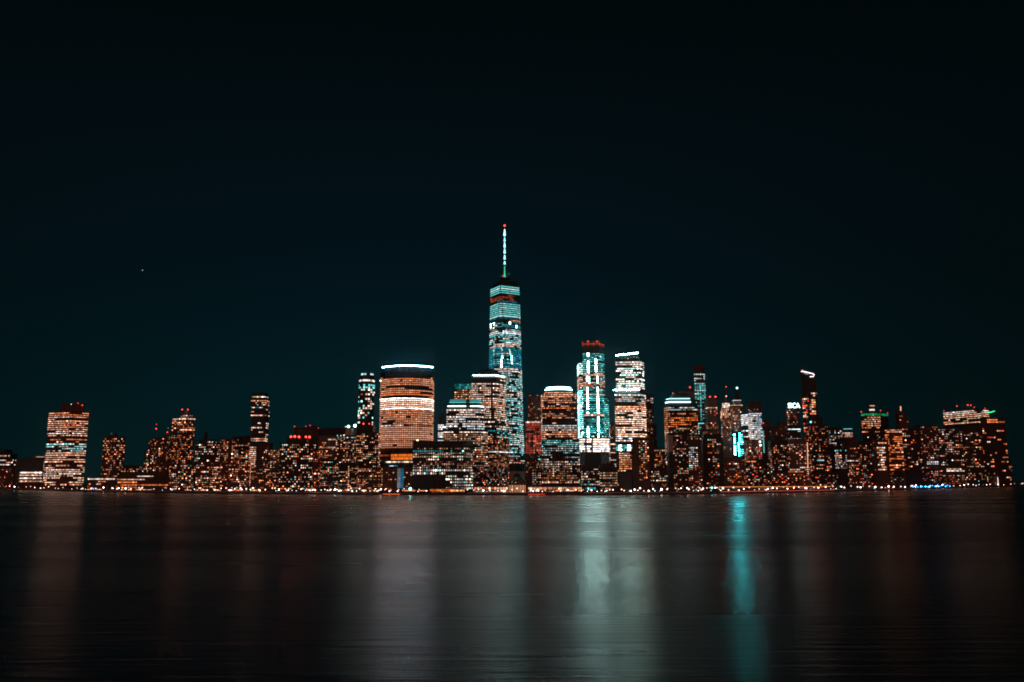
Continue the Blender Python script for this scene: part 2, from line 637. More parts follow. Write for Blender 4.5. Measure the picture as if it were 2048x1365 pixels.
Bd('corner_tower', 'tall twin-faced office tower with dense pinkish white floors, standing alone near the pavilion', 62,
   [(98, 178, 823, None, ('c', 144.5, 22, 30), [
       (824, 873, OFF(.84, 'WPPO', 2.4, fh=4, wp=3.0, wf=.8, hf=.36, run=4, mono=.6)),
       (877, 886, OFF(.7, 'ODP', 1.5, fh=4.2, wf=.9, run=6, hf=.4)),
       (886, 891, OFF(.85, 'CKC', 2.4, fh=4.2, wf=.85, run=5)), (891, 904, OFF(.7, 'CWKW', 2.0, fh=4.2, wf=.75, run=3)),
       (904, 926, OFF(.86, 'WPP', 1.9, fh=4.2, wf=.85, run=5, hf=.45)), (929, 934, OFF(.5, 'WP', 2)),
       (934, 954, OFF(.7, 'WPWP', 2.0, fh=4, run=4, wf=.8, hf=.45)), (954, 972, OFF(.6, 'PWY', 2.0, run=4))]),
    (122, 168, 808, 823, ('c', 146, 10, 14), [], {'dy': 8})], 'brick',
   beacons=[(156, 807, 12, 1.1, 'R', 3), (164.5, 811, 16, 1.3, 'R', 4), (142.5, 809, 9, 1.2, 'C', 1.6)])
Bd('low_wing', 'narrow dark wing with one column of white windows against the twin-faced tower', 44,
   [(87, 95.5, 921, None, 'f', [(923, 966, APT(.55, 'WP', 1.8, wp=4))])], 'brown', dep=11)
Bd('brick_tower', 'slim brick apartment tower with scattered warm windows standing clear of its neighbours', 120,
   [(207, 251, 875, None, ('c', 240, 8, 14), [(876, 955, APT(.36, 'WPOPO', 2.4, wp=3.3, fh=4.4))]), (218, 231, 869, 875, 'f', [], {'dy': 10, 'dep': 9})], 'brick', 'w',
   beacons=[(223, 868, 12, .7, 'C', .8)])
Bd('terraced_hall', 'low terraced hall with broken orange floor lines in front of the slim brick tower', 30,
   [(176, 233, 955, None, 'f', [(956, 976, OFF(.62, 'ODPW', 1.8, fh=5, wf=.9, run=6))])], 'brown')
Bd('long_hall', 'long low stepped hall with white and orange ribbon windows along the quay', 30,
   [(236, 346, 955, None, 'f', [(957, 962, OFF(.6, 'PWO', 2.2, run=9, wf=1, hf=.35, fh=5)), (962, 968, OFF(.6, 'OWP', 2.4, run=9, wf=1, hf=.4)), (968, 978, OFF(.3, 'OD', 1.6, run=5))]),
    (246, 336, 945, 955, 'f', [(951, 955, OFF(.35, 'W', 2.6, run=12, wf=1, hf=.4))], {'dy': 6})], 'brown')
Bd('low_block', 'dark low block with a row of small lamps on its roof behind the long hall', 115,
   [(243, 288, 932, None, 'f', [(933, 945, APT(.42, 'POW', 2.2))])], 'dark')
Bd('stepped_apartment_house', 'dark stepped brick apartment house with two red-lit roof masts', 118,
   [(289, 297, 903, None, 'f', [(904, 940, APT(.6, 'WPY', 2.0))]), (297.4, 325, 877, None, 'f', [(878, 950, APT(.3, 'WWPPO', 2.4))]),
    (325.4, 341, 872, None, 'f', [(873, 950, APT(.16, 'WPO', 1.8))], {'dy': 2})], 'brick', 'w',
   masts=[(313, 849, 877, 8, .5, .25), (336, 856, 872, 10, .5, .25)],
   beacons=[(313, 849, 8, 1.0, 'R', 1.6), (312.3, 858, 7, 1.5, 'R', 3), (336.2, 856.5, 10, 1.0, 'r', 1.5), (334.7, 865, 9, 1.3, 'R', 2.6)])
Bd('brick_skyscraper', 'tall brick tower with glowing orange corner bay and a pale chimney topped by red lamps', 72,
   [(345, 391, 836, None, ('c', 372, 14, 12), [
       (836, 840, OFF(.8, 'WPY', 2.6, wp=3.4, run=2)), (840, 858, APT(.5, 'POWOP', 2.4, wp=3.3, fh=3.9)), (858, 862, OFF(.85, 'PW', 2.8, run=3)), (862, 888, APT(.34, 'OPPD', 2.3, wp=3.2)),
       (888, 972, APT(.42, 'POWPD', 2.3, wp=3.3, fh=4.0))]),
    (362, 386, 829, 836, ('c', 372, 6, 6), [(830, 836, APT(.6, 'PW', 2))], {'dy': 4})], 'brick',
   boxes=[('chimney', 369.5, 376.5, 822, 829, 7, 6, 'pale')], beacons=[(364.3, 819.5, 8, 1.4, 'R', 3.2), (375.8, 819.5, 9, 1.4, 'R', 3)],
   masts=[(364.3, 820, 830, 8, .4, .3)])
Bd('apartment_house', 'apartment house with bright mixed white and orange windows under a thin dark chimney', 74,
   [(391, 433, 887, None, 'f', [(888, 960, APT(.5, 'WWOPC', 2.8, wp=3.4, fh=4.3, run=1.6))]), (399, 424, 880, 887, 'f', [(882, 887, APT(.3, 'WP'))], {'dy': 3}),
    (408.5, 414, 864, 880, 'f', [], {'dy': 8, 'dep': 5, 'name': 'chimney', 'mat': 'roof'})], 'dark', 'w')
Bd('quay_apartment_house', 'broad waterfront apartment house with rows of peach windows below the thin dark chimney', 26,
   [(393, 441, 924, None, 'f', [(925, 976, APT(.5, 'POWPW', 2.5, wp=3.2, fh=4.0, run=2))])], 'brick', 'w')
Bd('quay_apartment_house', 'short waterfront house with teal and white windows below the tall brick tower', 27,
   [(346, 391, 929, None, 'f', [(930, 976, APT(.4, 'WPOWC', 2.5, wp=3.5, fh=4.2))])], 'brown', 'w')
Bd('bay_apartment_house', 'brick apartment house with two bright vertical strips of windows', 76,
   [(440.5, 471, 878, None, 'f', [(879, 930, APT(.62, 'WPPO', 2.4, wp=3.3, fh=3.9, skip=((456.5, 463),)))])], 'brick', 'w')
Bd('dark_apartment_house', 'dark apartment house with a stair head on the roof and short orange rows', 78,
   [(471.5, 499, 883, None, 'f', [(886, 932, APT(.5, 'OPOW', 2.3, wp=3, run=2))]), (466, 481, 874, 883, 'f', [(878, 883, APT(.3, 'rO', 1.5))], {'dy': 8, 'dep': 10}), (485, 497, 872.5, 883, 'f', [], {'dy': 9, 'dep': 10})], 'dark', 'w')
Bd('bright_slab', 'narrow slab densely lit in warm white ribbons, next to a blank brown wall', 72,
   [(499.5, 512, 888, None, 'f', [(889, 972, OFF(.88, 'WPPWO', 2.4, wp=2.6, fh=4.0, run=3))])], 'brown', dep=20)
Bd('quay_apartment_house', 'waterfront apartment house dotted with pink and orange windows under the two bright window strips', 25,
   [(442, 500, 928, None, 'f', [(929, 978, APT(.45, 'POPWD', 2.4, wp=3.2, fh=4.0, run=1.5))])], 'brick', 'w')
Bd('stacked_tower', 'slender tower of shifted glass boxes with red roof lamps above brown houses', 360,
   [(504.5, 530, 787, 796, 'f', [(792, 797, OFF(.75, 'WY', 2.8, wp=3, run=3, hf=.5))]), (502, 533, 796, 812, 'f', [(800, 812, OFF(.45, 'YOPW', 2.0, wp=3, run=2))], {'dy': -1}),
    (503.5, 529, 812, 822, 'f', [(814, 820, OFF(.55, 'WBP', 2.2, wp=3.2))], {'dy': 1}), (502, 533, 822, 834, 'f', [(822, 833, OFF(.7, 'PWYP', 2.3, run=3))], {'dy': -1}),
    (503.5, 531, 834, None, 'f', [(840, 858, OFF(.35, 'WPW', 2.2, run=3)), (858, 876, OFF(.2, 'YPW', 2)), (876, 884, OFF(.75, 'WYP', 2.2, wp=3.4))], {'dy': 1})], 'glass', cat='skyscraper',
   beacons=[(513, 788, 2, 1.5, 'R', 2.6), (520, 788, 3, 1.7, 'R', 2.8), (527, 789.5, 2, 1.3, 'R', 2.2)])
Bd('brown_apartment_house', 'plain brown apartment house whose blank wall shows only a few thin window columns', 72,
   [(512.6, 541, 887, None, 'f', [(896, 975, APT(.33, 'WPPr', 1.9, wp=3.1, xr=(524, 541)))])], 'brown', 'w')
Bd('tan_apartment_house', 'tan apartment house with small dense cream windows and a lower roof than the brown one', 73,
   [(541.5, 559, 899, None, 'f', [(900, 930, APT(.65, 'PYWO', 1.8, wp=2.8, fh=3.6)), (930, 976, APT(.3, 'PO', 1.8))])], 'stone', 'w')
Bd('quay_apartment_house', 'waterfront apartment house with sparse windows below the blank brown wall', 25,
   [(502, 556, 937, None, 'f', [(938, 978, APT(.36, 'OPWP', 2.2, wp=3.3, run=1.4))])], 'brown', 'w')
Bd('red_lamp_building', 'broad apartment building with bright window columns under a dark roof with five red lamps', 62,
   [(560, 626, 887, None, 'f', [(888, 980, APT(.45, 'WPOWPOC', 2.9, wp=3.9, fh=4.4, run=1.3))]), (574, 626, 874, 887, 'f', [], {'dy': 4})], 'dark', 'w',
   beacons=[(582, 874, 3, 2.0, 'R', 4.5), (589.6, 873.5, 3, 2.1, 'R', 4.5), (598, 874.3, 3, 2.0, 'R', 4.5), (612, 874.3, 3, 1.9, 'R', 4), (619, 874.6, 3, 2.0, 'R', 4.5)],
   boxes=[('vent_stack', 613, 617.5, 879, 887, 3, 4, 'pale')])
Bd('apartment_annex', 'slim annex with orange windows joining the building of the five red lamps', 66,
   [(626.5, 641, 899, None, 'f', [(900, 978, APT(.42, 'OPOR', 2.3, wp=3.3))])], 'brick', 'w', dep=22)
Bd('dark_tower', 'unlit broad tower with small red lamps along its roof, behind the five red lamps', 260,
   [(588, 612, 857, None, 'f', []), (612.4, 629, 853, None, 'f', [], {'dy': 2}), (629.4, 638, 858, None, 'f', [], {'dy': 4})], 'brown',
   beacons=[(589, 853.5, 4, 1.3, 'r', 1.8), (612, 853, 4, 1.2, 'r', 2), (620, 852, 4, 1.5, 'R', 1.8), (624.5, 854.5, 4, 1.2, 'R', 1.6), (636.5, 857, 6, 1.2, 'r', 1.8)])
b, D = Bd('finned_building', 'mid-rise with pale vertical fins over a few warm windows', 100,
   [(638, 671, 873, None, 'f', [(877, 882, OFF(.5, 'PW', 2, run=3)), (884, 930, OFF(.22, 'PYOP', 2.0, run=2.5)), (893, 898, OFF(.7, 'PW', 1.8))])], 'grey')
q = MB()
for i in range(17):
    p = at(638.8 + i * 1.97, 873, D - .5)
    q.box((p.x, D - .9, (p.z + GZ) / 2 + 8), .5, .7, p.z - GZ - 14)
q.build('fin', M['pale'], b)
Bd('dark_block', 'wide black unlit block topping out behind the pale vertical fins', 262,
   [(645, 693, 857, None, 'f', [])], 'dark')
Bd('floodlit_roof_building', 'mid-rise crowned by two dazzling white-teal roof floodlights', 102,
   [(672, 712, 872, None, 'f', [(874, 880, APT(.5, 'WCW', 2.4)), (880, 930, APT(.5, 'WPYOP', 2.1, wp=3.1, fh=3.8, skip=((678, 682),)))]), (691.5, 703, 857.5, 872, 'f', [], {'dy': 4, 'name': 'penthouse', 'mat': 'pale'})], 'brown', 'w',
   beacons=[(697, 853.5, 6, 2.3, 'C', 7), (710, 852, 6, 2.6, 'C', 8), (691.5, 854, 6, .9, 'W', 2), (675, 872, 1, 1.4, 'K', 2), (682, 872, 1, 1.3, 'W', 3), (688, 871.5, 1, 1.4, 'W', 3)], masts=[(710, 853, 872, 6, .4, .4)])
Bd('quay_apartment_house', 'dark waterfront apartment house with orange-lit bays below the pale vertical fins', 26,
   [(641.5, 677, 921, None, 'f', [(923, 980, APT(.4, 'WPOPK', 2.4, wp=3.6, run=1.8))])], 'dark', 'w')
Bd('quay_apartment_house', 'dark waterfront apartment house with a narrow bright yellow window strip', 27,
   [(678, 714, 927, None, 'f', [(932, 982, APT(.42, 'PYOWO', 2.4, wp=3.5, run=1.8, hot=(698,), hpal='YPO', hk=2.5))])], 'dark', 'w')
Bd('stepped_glass_house', 'house of long lit rows whose roof box carries two red lamps, beside the curved tower', 64,
   [(713, 757, 866, None, 'f', [(867, 976, APT(.5, 'WPOYWP', 2.4, wp=3.4, fh=4.0, run=2.2))]), (714, 746, 852, 866, 'f', [], {'dy': 5})], 'dark',
   beacons=[(727, 848, 8, 1.5, 'R', 3), (738.5, 848, 8, 1.3, 'R', 2)], masts=[(727, 849, 852, 8, .3, .3)])
Bd('quay_apartment_house', 'waterfront apartment house with close white and orange windows at the foot of the curved tower', 25,
   [(716, 763, 936, None, 'f', [(937, 982, APT(.48, 'PWOPO', 2.3, wp=3.1, run=1.6))])], 'brown', 'w')
Bd('flared_tower', 'slim dark glass tower with rounded sides and a lit pale crown', 420,
   [(716, 746, 752, 766, ('e',), [(758, 764, RIB('PW', 2.6, hf=.6, fh=6))]), (715, 747, 766, None, ('e',), [(768, 852, OFF(.34, 'WPCWK', 2.4, wp=3.4, fh=4.6, run=1.6, hf=.7))]),
    (721, 745, 747, 752, ('e',), [(746, 751, OFF(.75, 'CXK', 2.2, hf=.7))], {'dy': 4, 'dep': 20})], 'glass', cat='skyscraper', dep=38,
   masts=[(741, 741, 748, 12, .4, .2)])

# ---- the curved tower and the harbour front
b, D = Bd('curved_tower', 'great bow-fronted office tower glowing amber on every floor under a blue-white roof line', 150,
   [(757, 862, 743, 897.5, ('a', 26), [
       (752, 763, OFF(.72, 'POOP', 1.7, wp=4.6, fh=4.0, wf=.78, hf=.56, run=4, jit=.25)), (763, 795, OFF(.93, 'PPO', 1.8, wp=4.6, fh=4.0, wf=.78, hf=.56, run=8, jit=.2, mono=.4)),
       (795, 799, RIB('W', 11, hf=.36, wp=4.6)), (799, 815, OFF(.97, 'WWP', 4.0, wp=4.6, fh=4.0, wf=.8, hf=.5, run=9, jit=.2)), (815, 819, RIB('W', 11, hf=.36, wp=4.6)),
       (819, 849, OFF(.9, 'PPO', 1.8, wp=4.6, fh=4.0, wf=.78, hf=.56, run=7, jit=.25)), (849, 853, OFF(.95, 'W', 2.2, wp=4.6, fh=4, xr=(757, 806), run=9)), (849, 853, OFF(.8, 'O', 1.2, wp=4.6, fh=4, xr=(806, 862))),
       (853, 897, OFF(.97, 'PPO', 1.8, wp=4.6, fh=4.0, wf=.78, hf=.56, run=9, jit=.15, mono=.6))]),
    (761, 863.5, 733, 743, ('a', 24), [], {'dy': 3}),
    (757, 862, 897.5, 906, ('a', 24), [(899, 905, OFF(.35, 'rR', .35, run=6, wf=1))], {'dy': 2, 'noroof': 1}),
    (757, 866, 906, None, ('a', 20), [(908, 920.5, OFF(1, 'DD', 1.6, fh=6, wp=3.6, wf=.86, hf=.82, xr=(783, 830), jit=.15)), (908, 920, OFF(.6, 'Rr', .6, fh=6, xr=(757, 783), wf=1, run=6)),
        (921.5, 927, OFF(.95, 'WWY', 2.3, fh=5, wp=3.2, wf=.95, xr=(770, 828)))])], 'glass', cat='skyscraper', dep=34)
q = MB()
pp = poly_of(761, 863.5, 733, D + 2.2, ('a', 24), 34)
zt = at(812, 733, D).z + 1.6
q.tube([(p[0], p[1], zt) for p in pp[:13]], .65, tuple(v * 52 for v in (.34, .78, 1.0)), 6)
q.build('light_band', M['G'], b)
q = MB(); q.ball(at(761, 762, D + 24), 1.6, tuple(v * 3 for v in PAL['X'])); q.build('beacon_lamp', M['G'], b)
Bd('hotel', 'brick hotel with a tall blue-lit glass stairwell and a blue rooftop sign', 40,
   [(767, 825, 934, None, 'f', [(939, 980, APT(.22, 'POWY', 2.0, wp=4.4, fh=4.6, skip=((793, 809),))), (937, 977, st(1, 'B', 1.3, wp=2.1, fh=3.4, wf=.8, hf=.72, xr=(801, 808), rv=0, jit=.2)), (937, 977, st(1, 'X', .5, wp=2.1, fh=3.4, wf=.8, hf=.72, xr=(794.5, 801), rv=0, jit=.2))])], 'brick',
   boxes=[('roof_sign', 777, 795, 931.3, 933.6, 3, 1.0, ('B', .8)), ('roof_sign', 780, 787, 931.9, 933.4, 2.4, .4, ('X', 1.5))])
Bd('wide_office_block', 'broad flat-roofed office block with rows of round white windows and a dark lower half', 42,
   [(826, 946, 883, None, ('c', 931.5, 0, 22), [
       (895, 900, APT(.7, 'PWY', 1.8, wp=4.3, xr=(836, 940))), (900, 905, OFF(.85, 'TK', .9, wp=4.3, run=4)), (905.5, 911, APT(.85, 'WWPW', 2.0, wp=4.3, run=3)), (911, 922, APT(.85, 'WPWY', 2.2, wp=4.3, fh=5.4, run=3)),
       (922, 927, APT(.55, 'Pr', 1.3, wp=4.3)), (927, 933, APT(.7, 'YPW', 1.6, wp=4.3)), (933, 938, APT(.85, 'WPY', 1.9, wp=4.3)),
       (938, 950, APT(1, 'WWCW', 3.0, wp=4.3, fh=6, xr=(826, 890), hf=.62, rv=0)), (938, 980, APT(.75, 'WWCW', 2.6, wp=4.3, fh=6, xr=(893, 946), run=3))])], 'dark',
   beacons=[(835, 881.5, 2, 1.7, 'Y', 4.5), (926, 902.5, -1, 1.4, 'K', 4)], dep=30)
for i, (x0, x1, ya, lab) in enumerate([(806, 834, 973, 'larger orange-lit canvas tent roof standing on the quay beside a brilliant teal lamp'), (838, 858, 979, 'smaller orange-lit canvas tent roof beside the glowing amber pavilion')]):
    D = shore(820) + 14
    a = at(x0, 985, D); b_ = at(x1, 985, D); ap = at((x0 + x1) / 2, ya, D)
    root = empty('tent', Vector((ap.x, D, GZ)))
    tag(root, lab, 'tent', 'canvas tents on the quay')
    q = MB()
    n = 10; rx = (b_.x - a.x) / 2; zb = GZ + 4.6
    prof = [(1.0, zb), (.62, zb + (ap.z - zb) * .28), (.3, zb + (ap.z - zb) * .62), (.05, ap.z)]
    for (r0, z0), (r1, z1) in zip(prof, prof[1:]):
        for k in range(n):
            A = 2 * math.pi * k / n; Bq = 2 * math.pi * (k + 1) / n
            q.quad([(ap.x + rx * r0 * math.cos(A), D + 8 * r0 * math.sin(A), z0), (ap.x + rx * r0 * math.cos(Bq), D + 8 * r0 * math.sin(Bq), z0),
                    (ap.x + rx * r1 * math.cos(Bq), D + 8 * r1 * math.sin(Bq), z1), (ap.x + rx * r1 * math.cos(A), D + 8 * r1 * math.sin(A), z1)])
    q.build('canvas', M['tent'], root)
    for k in range(6):
        A = 2 * math.pi * (k + .5) / 6
        q = MB(); q.tube([(ap.x + rx * .93 * math.cos(A), D + 7.4 * math.sin(A), GZ), (ap.x + rx * .93 * math.cos(A), D + 7.4 * math.sin(A), zb + .1)], .18)
        q.build('post', M['pole'], root)
    q = MB(); q.tube([(ap.x - rx * .8, D - 8.3, zb - .5), (ap.x + rx * .8, D - 8.3, zb - .5)], .35, (2.2, .75, .28)); q.build('lamp_strip', M['G'], root)
Bd('waterfront_pavilion', 'long low waterfront pavilion glowing amber under a flat roof', 14,
   [(860, 928, 977.5, None, 'f', [(978.5, 983, RIB('D', 1.3, fh=5, hf=.8, wp=6)), (983.5, 990, OFF(.7, 'DPOW', 1.6, fh=5, wp=4.4, wf=.9))])], 'brown', 'w', dep=12)
b, D = Bd('copper_roof_tower', 'stepped office tower with a truncated copper roof outlined in teal lights', 118,
   [(893, 969, 819, 862, ('c', 957, 0, 12), [(819, 822, RIB('W', 1.5, hf=.8, fh=4)), (822.5, 860, OFF(.6, 'WWXW', 2.2, wp=3.2, fh=4.6, run=3, wf=.62))]),
    (886, 975, 862, None, ('c', 960, 0, 18), [(862.5, 867, OFF(.8, 'W', 2.2, run=6)), (868, 884, APT(.95, 'PYWP', 2.0, wp=3.4, fh=4.4, run=5)), (885, 898, APT(.6, 'WPY', 1.9, wp=3.4, run=3)), (898, 934, APT(.85, 'WPOWP', 2.0, wp=3.4, fh=4.6, run=4)), (934, 975, APT(.4, 'POWr', 1.5, wp=3.4, run=2))])], 'dark', dep=32, cat='skyscraper',)
q = MB()
base = poly_of(894, 968, 819, D + 1, ('c', 957, 0, 12), 32)
z0 = at(940, 819, D).z; z1 = at(940, 798, D).z
cx = sum(p[0] for p in base) / 4; cy = sum(p[1] for p in base) / 4
sh = lambda k: [(cx + (p[0] - cx) * k, cy + (p[1] - cy) * k) for p in base]
q.prism(base, z0 + .9, sh(.94), (z0 * .65 + z1 * .35)); q.prism(sh(.86), (z0 * .65 + z1 * .35), sh(.7), z1)
q.build('roof', M['copper'], b)
for kk, zz, cl, k in ((.965, z0 + 5.2, 'C', 6), (.88, z0 + 12, 'K', 1.0), (.84, z0 + 15.5, 'K', .6)):
    q = MB(); pp = sh(kk)
    mid = Vector((*pp[0], zz)).lerp(Vector((*pp[1], zz)), .60); mid2 = Vector((*pp[0], zz)).lerp(Vector((*pp[1], zz)), .74)
    o3 = Vector((0, -1.2, 0))
    q.tube([Vector((*pp[0], zz)) + o3, mid + o3], .75, tuple(v * k for v in PAL[cl])); q.tube([mid2 + o3, Vector((*pp[1], zz)) + o3, Vector((pp[2][0] + .5, pp[2][1], zz)) + o3], .75, tuple(v * k for v in PAL[cl]))
    q.build('light_band', M['G'], b)
Bd('glass_topped_block', 'block with a glowing teal glass top storey, half hidden by the stepped tower', 330,
   [(909, 941, 767.5, None, 'f', [(768, 778.5, RIB('TTK', .62, fh=5, hf=.9, wp=3)), (779, 800, APT(.93, 'YPWO', 2.0, wp=3.0, fh=4.2, run=5)), (800, 830, OFF(.4, 'P', 1.5))])], 'dark')
Bd('white_lit_tower', 'slender old tower with a white-lit shaft and a dark red stepped top', 370,
   [(876, 891, 848, None, 'f', [(849, 884, OFF(.85, 'XWX', 2.4, wp=3.0, fh=4, wf=.85, hf=.7))]), (878, 888.5, 834, 848, 'f', [], {'dy': 3}), (881, 887, 826, 834, 'f', [], {'dy': 5, 'dep': 7})], 'brick', dep=16,
   masts=[(884.5, 815, 826, 8, .8, .3)])
b, D = Bd('dome_tower', 'office tower with a dark copper dome ringed by a pale blue light band', 172,
   [(943, 1012, 757, 842, ('c', 992, 0, 30), [(757.5, 761, OFF(.55, 'YW', 2.2)), (766, 804, OFF(.88, 'PWPW', 2.0, wp=3.2, fh=4.1, run=5, wf=.68, skip=((983, 987),))), (804, 842, OFF(.8, 'WPWY', 2.0, wp=3.2, fh=4.1, run=3, skip=((983, 987),)))]),
    (943, 1019, 842, None, ('c', 993, 0, 36), [(842, 860, OFF(.75, 'WPCW', 2.0, wp=3.2, run=3)), (860, 880, OFF(.55, 'PKWOT', 2.0, run=2)), (880, 902, APT(.65, 'OPWO', 2.0, wp=3.2)), (902, 906, OFF(.9, 'WX', 2.0, run=5)), (906, 930, APT(.6, 'ODPOr', 1.6, run=2)), (930, 975, APT(.4, 'WOPXr', 1.6))])], 'dark', dep=36, cat='skyscraper')
pp = poly_of(946, 1009, 753, D + 1.5, ('c', 991, 0, 27), 36)
z0 = at(992, 757, D).z; z1 = at(992, 750, D).z
q = MB(); q.prism(pp, z0 + .9, pp, z1); q.build('cornice', M['dark'], b)
q = MB(); q.tube([Vector((p[0], p[1] - 1.0, z1 - .6)) for p in pp[:3]], .65, tuple(v * 18 for v in (.5, .92, 1))); q.tube([Vector((p[0], p[1] - 1.2, z1 - 3.0)) for p in pp[:3]], .5, tuple(v * .8 for v in PAL['W'])); q.build('light_band', M['G'], b)
q = MB()
cx = sum(p[0] for p in pp) / 4; cy = sum(p[1] for p in pp) / 4
rad = (pp[2][0] - pp[0][0]) * .40
n = 20
for i in range(7):
    a0 = math.pi / 2 * i / 7; a1 = math.pi / 2 * (i + 1) / 7
    hh = at(980, 735, D).z - z1
    for k in range(n):
        A = 2 * math.pi * k / n; Bq = 2 * math.pi * (k + 1) / n
        f = lambda t, an: (cx + rad * math.cos(t) * math.cos(an), cy + rad * math.cos(t) * math.sin(an), z1 + hh * math.sin(t))
        q.quad([f(a0, A), f(a0, Bq), f(a1, Bq), f(a1, A)])
q.build('dome', M['copper'], b)

# ---- the tallest tower
def tallest():
    D = 1735.0
    root = empty('glass_skyscraper', Vector((at(1009, 900, D).x, D + 30, GZ)))
    tag(root, 'tallest glass tower of the skyline, tapering to a lit mast with a red tip', 'skyscraper')
    c = Vector((at(1009.5, 568, D).x, D + 32))
    cb = Vector((at(1011.5, 944, D).x, D + 32))
    th = R(28.0)
    half = 44.6 / 2 * math.sqrt(2)
    hb = 61.5 / 2 * math.sqrt(2)
    # top corners: nearest corner first; faces run away to both sides
    def sq(cc, h, ang):
        return [Vector((cc.x + h * math.cos(ang + k * math.pi / 2), cc.y + h * math.sin(ang + k * math.pi / 2))) for k in range(4)]
    # widths in the photo: 21 on the short face, 39 on the long face of the top square
    ta = math.atan2(21, 39)
    ang_t = -math.pi / 2 - (math.pi / 4 - ta)
    top = sq(c, half, ang_t)
    bot = sq(cb, hb, ang_t - math.pi / 4)
    zp = at(1011, 943, D).z
    zt = at(1002, 568, D).z
    def sec(t):
        o = []
        for i in range(4):
            o.append(bot[i].lerp(top[(i - 1) % 4], t) if False else bot[i].lerp(top[i - 1], t))
            o.append(bot[i].lerp(top[i], t))
        return o
    w = MB()
    nst = 40
    rings = [sec(i / nst) for i in range(nst + 1)]
    for i in range(nst):
        w.prism([tuple(p) for p in rings[i]], zp + (zt - zp) * i / nst, [tuple(p) for p in rings[i + 1]], zp + (zt - zp) * (i + 1) / nst, cap=False)
    w.build('wall', M['teal'], root)
    q = MB(); q.prism([tuple(p) for p in bot], GZ, [tuple(p) for p in bot], zp); q.build('podium', M['pale'], root)
    # parapet of dark glass with the roof ring
    zr = at(1009, 556, D).z
    q = MB()
    inn = [c.lerp(p, .9) for p in top]
    q.prism([tuple(p) for p in inn], zt, [tuple(c.lerp(p, .8)) for p in top], zt + (zr - zt) * .75)
    q.build('parapet', M['glass'], root)
    rows = []
    Z = lambda y: at(1010, y, D).z
    bands = []
    def add(ya, yb, s): bands.append((ya, yb, s))
    add(570, 587, st(1, 'CKK', 1.9, wp=3.2, fh=4.4, wf=.92, hf=.5, rv=0, jit=.15, mono=.9))
    add(588, 592, st(.3, 'DrR', .6, wp=3, fh=4, run=5)); add(592, 600, st(.5, 'RrDD', .5, wp=3, fh=4, wf=1, hf=.7, run=6))
    add(600, 604, st(.4, 'TB', .8, run=4))
    add(605, 634, st(1, 'CKK', 1.9, wp=3.2, fh=4.1, wf=.92, hf=.5, rv=0, jit=.15, mono=.8))
    add(634, 638, st(.8, 'TB', .7, wf=1, run=5)); add(638, 642, st(.4, 'DPO', 1.7, run=5, wf=.9))
    add(642, 655, st(.75, 'TBTK', 1.2, fh=3.6, wf=1, run=6, hot=(982, 988, 1001, 1020, 1033), hk=36, hw=1.0))
    add(649, 652, st(.6, 'W', 2.2, wf=.9, hf=.6, run=8)); add(653, 661, st(.45, 'WPKT', 1.4, fh=3.8, run=3, wf=.85))
    add(661, 668, st(.95, 'WX', 2.4, fh=3.4, wf=.95, hf=.5, run=9, mono=.8)); add(668, 676, st(.6, 'XKTK', 1.8, fh=3.6, run=3, wf=.8, hot=(1003, 1020), hk=2))
    add(676, 694, st(.6, 'WXCK', 2.4, fh=3.8, run=4, wf=.9, mono=.6)); add(694, 710, st(.9, 'TBT', 1.1, fh=3.6, wf=1, hf=.7, run=6, hot=(988, 1003, 1020), hk=2.0, hw=1.3))
    add(706, 709, st(.5, 'W', 2, run=6)); add(710, 736, st(.97, 'TBK', 1.2, fh=3.8, wf=1, hf=.5, run=9, hot=(1003.5, 1023), hpal='CK', hk=36, hw=1.3))
    add(736, 745, st(.8, 'WXW', 2.2, fh=4, run=5, wf=.9)); add(745, 800, st(.6, 'XCKWK', 1.9, fh=4, wp=3, run=2.6, wf=.75, mono=.4))
    add(800, 850, st(.64, 'XCKKW', 1.9, fh=4, wp=3, run=2.6, wf=.75)); add(850, 868, st(.5, 'XCTK', 2.4, fh=4, run=2)); add(868, 915, st(.68, 'XCKWK', 1.9, fh=4, run=4, wf=.85)); add(915, 928, st(.5, 'PWr', 1.6, fh=4, run=2))
    for ya, yb, s in bands:
        za, ze = Z(ya), Z(yb)
        nf = max(1, round((yb - ya) / s.get('fh', 4.0)))
        for r in range(nf):
            z = za - (r + .5) * (za - ze) / nf
            t = (z - zp) / (zt - zp)
            if not 0 < t < 1: continue
            pp = sec(t); row = MB()
            pal = s['pal'] if rnd.random() > s.get('mono', .3) else rnd.choice(s['pal'])
            k = s['k'] * (.8 + .4 * rnd.random()); rp = s['p']; state = rnd.random() < rp
            for i in range(8):
                a = Vector((*pp[i], z)); bb = Vector((*pp[(i + 1) % 8], z)); e = bb - a; ln = e.length
                if ln < 1.6: continue
                e.normalize(); nrm = Vector((e.y, -e.x, 0)); mid = (a + bb) / 2
                if nrm.dot(Vector((0, 0, CAMZ)) - mid) <= 0: continue
                n = max(1, round((ln - 1.0) / s.get('wp', 3.2)))
                for j in range(n):
                    if rnd.random() < 1 / s.get('run', 1): state = rnd.random() < rp
                    cc = a + e * (.5 + (ln - 1.0) * (j + .5) / n)
                    v = CR.inverted() @ (cc - Vector((0, 0, CAMZ))); xp = 1024 - F * v.x / v.z
                    hot = any(abs(xp - h) < s.get('hw', 2) for h in s.get('hot', ()))
                    if not (state or hot): continue
                    col = pick(s.get('hpal', 'C'), s['hk']) if hot and rnd.random() < .8 else pick(pal, k, s.get('jit', .4))
                    row.pane(cc, e, (ln - 1.0) / n * s.get('wf', .7), (za - ze) / nf * s.get('hf', .5), .4, col)
            if row.f: rows.append(row)
    for rw in rows[:99]: rw.build('storey_glazing', M['G'], root)
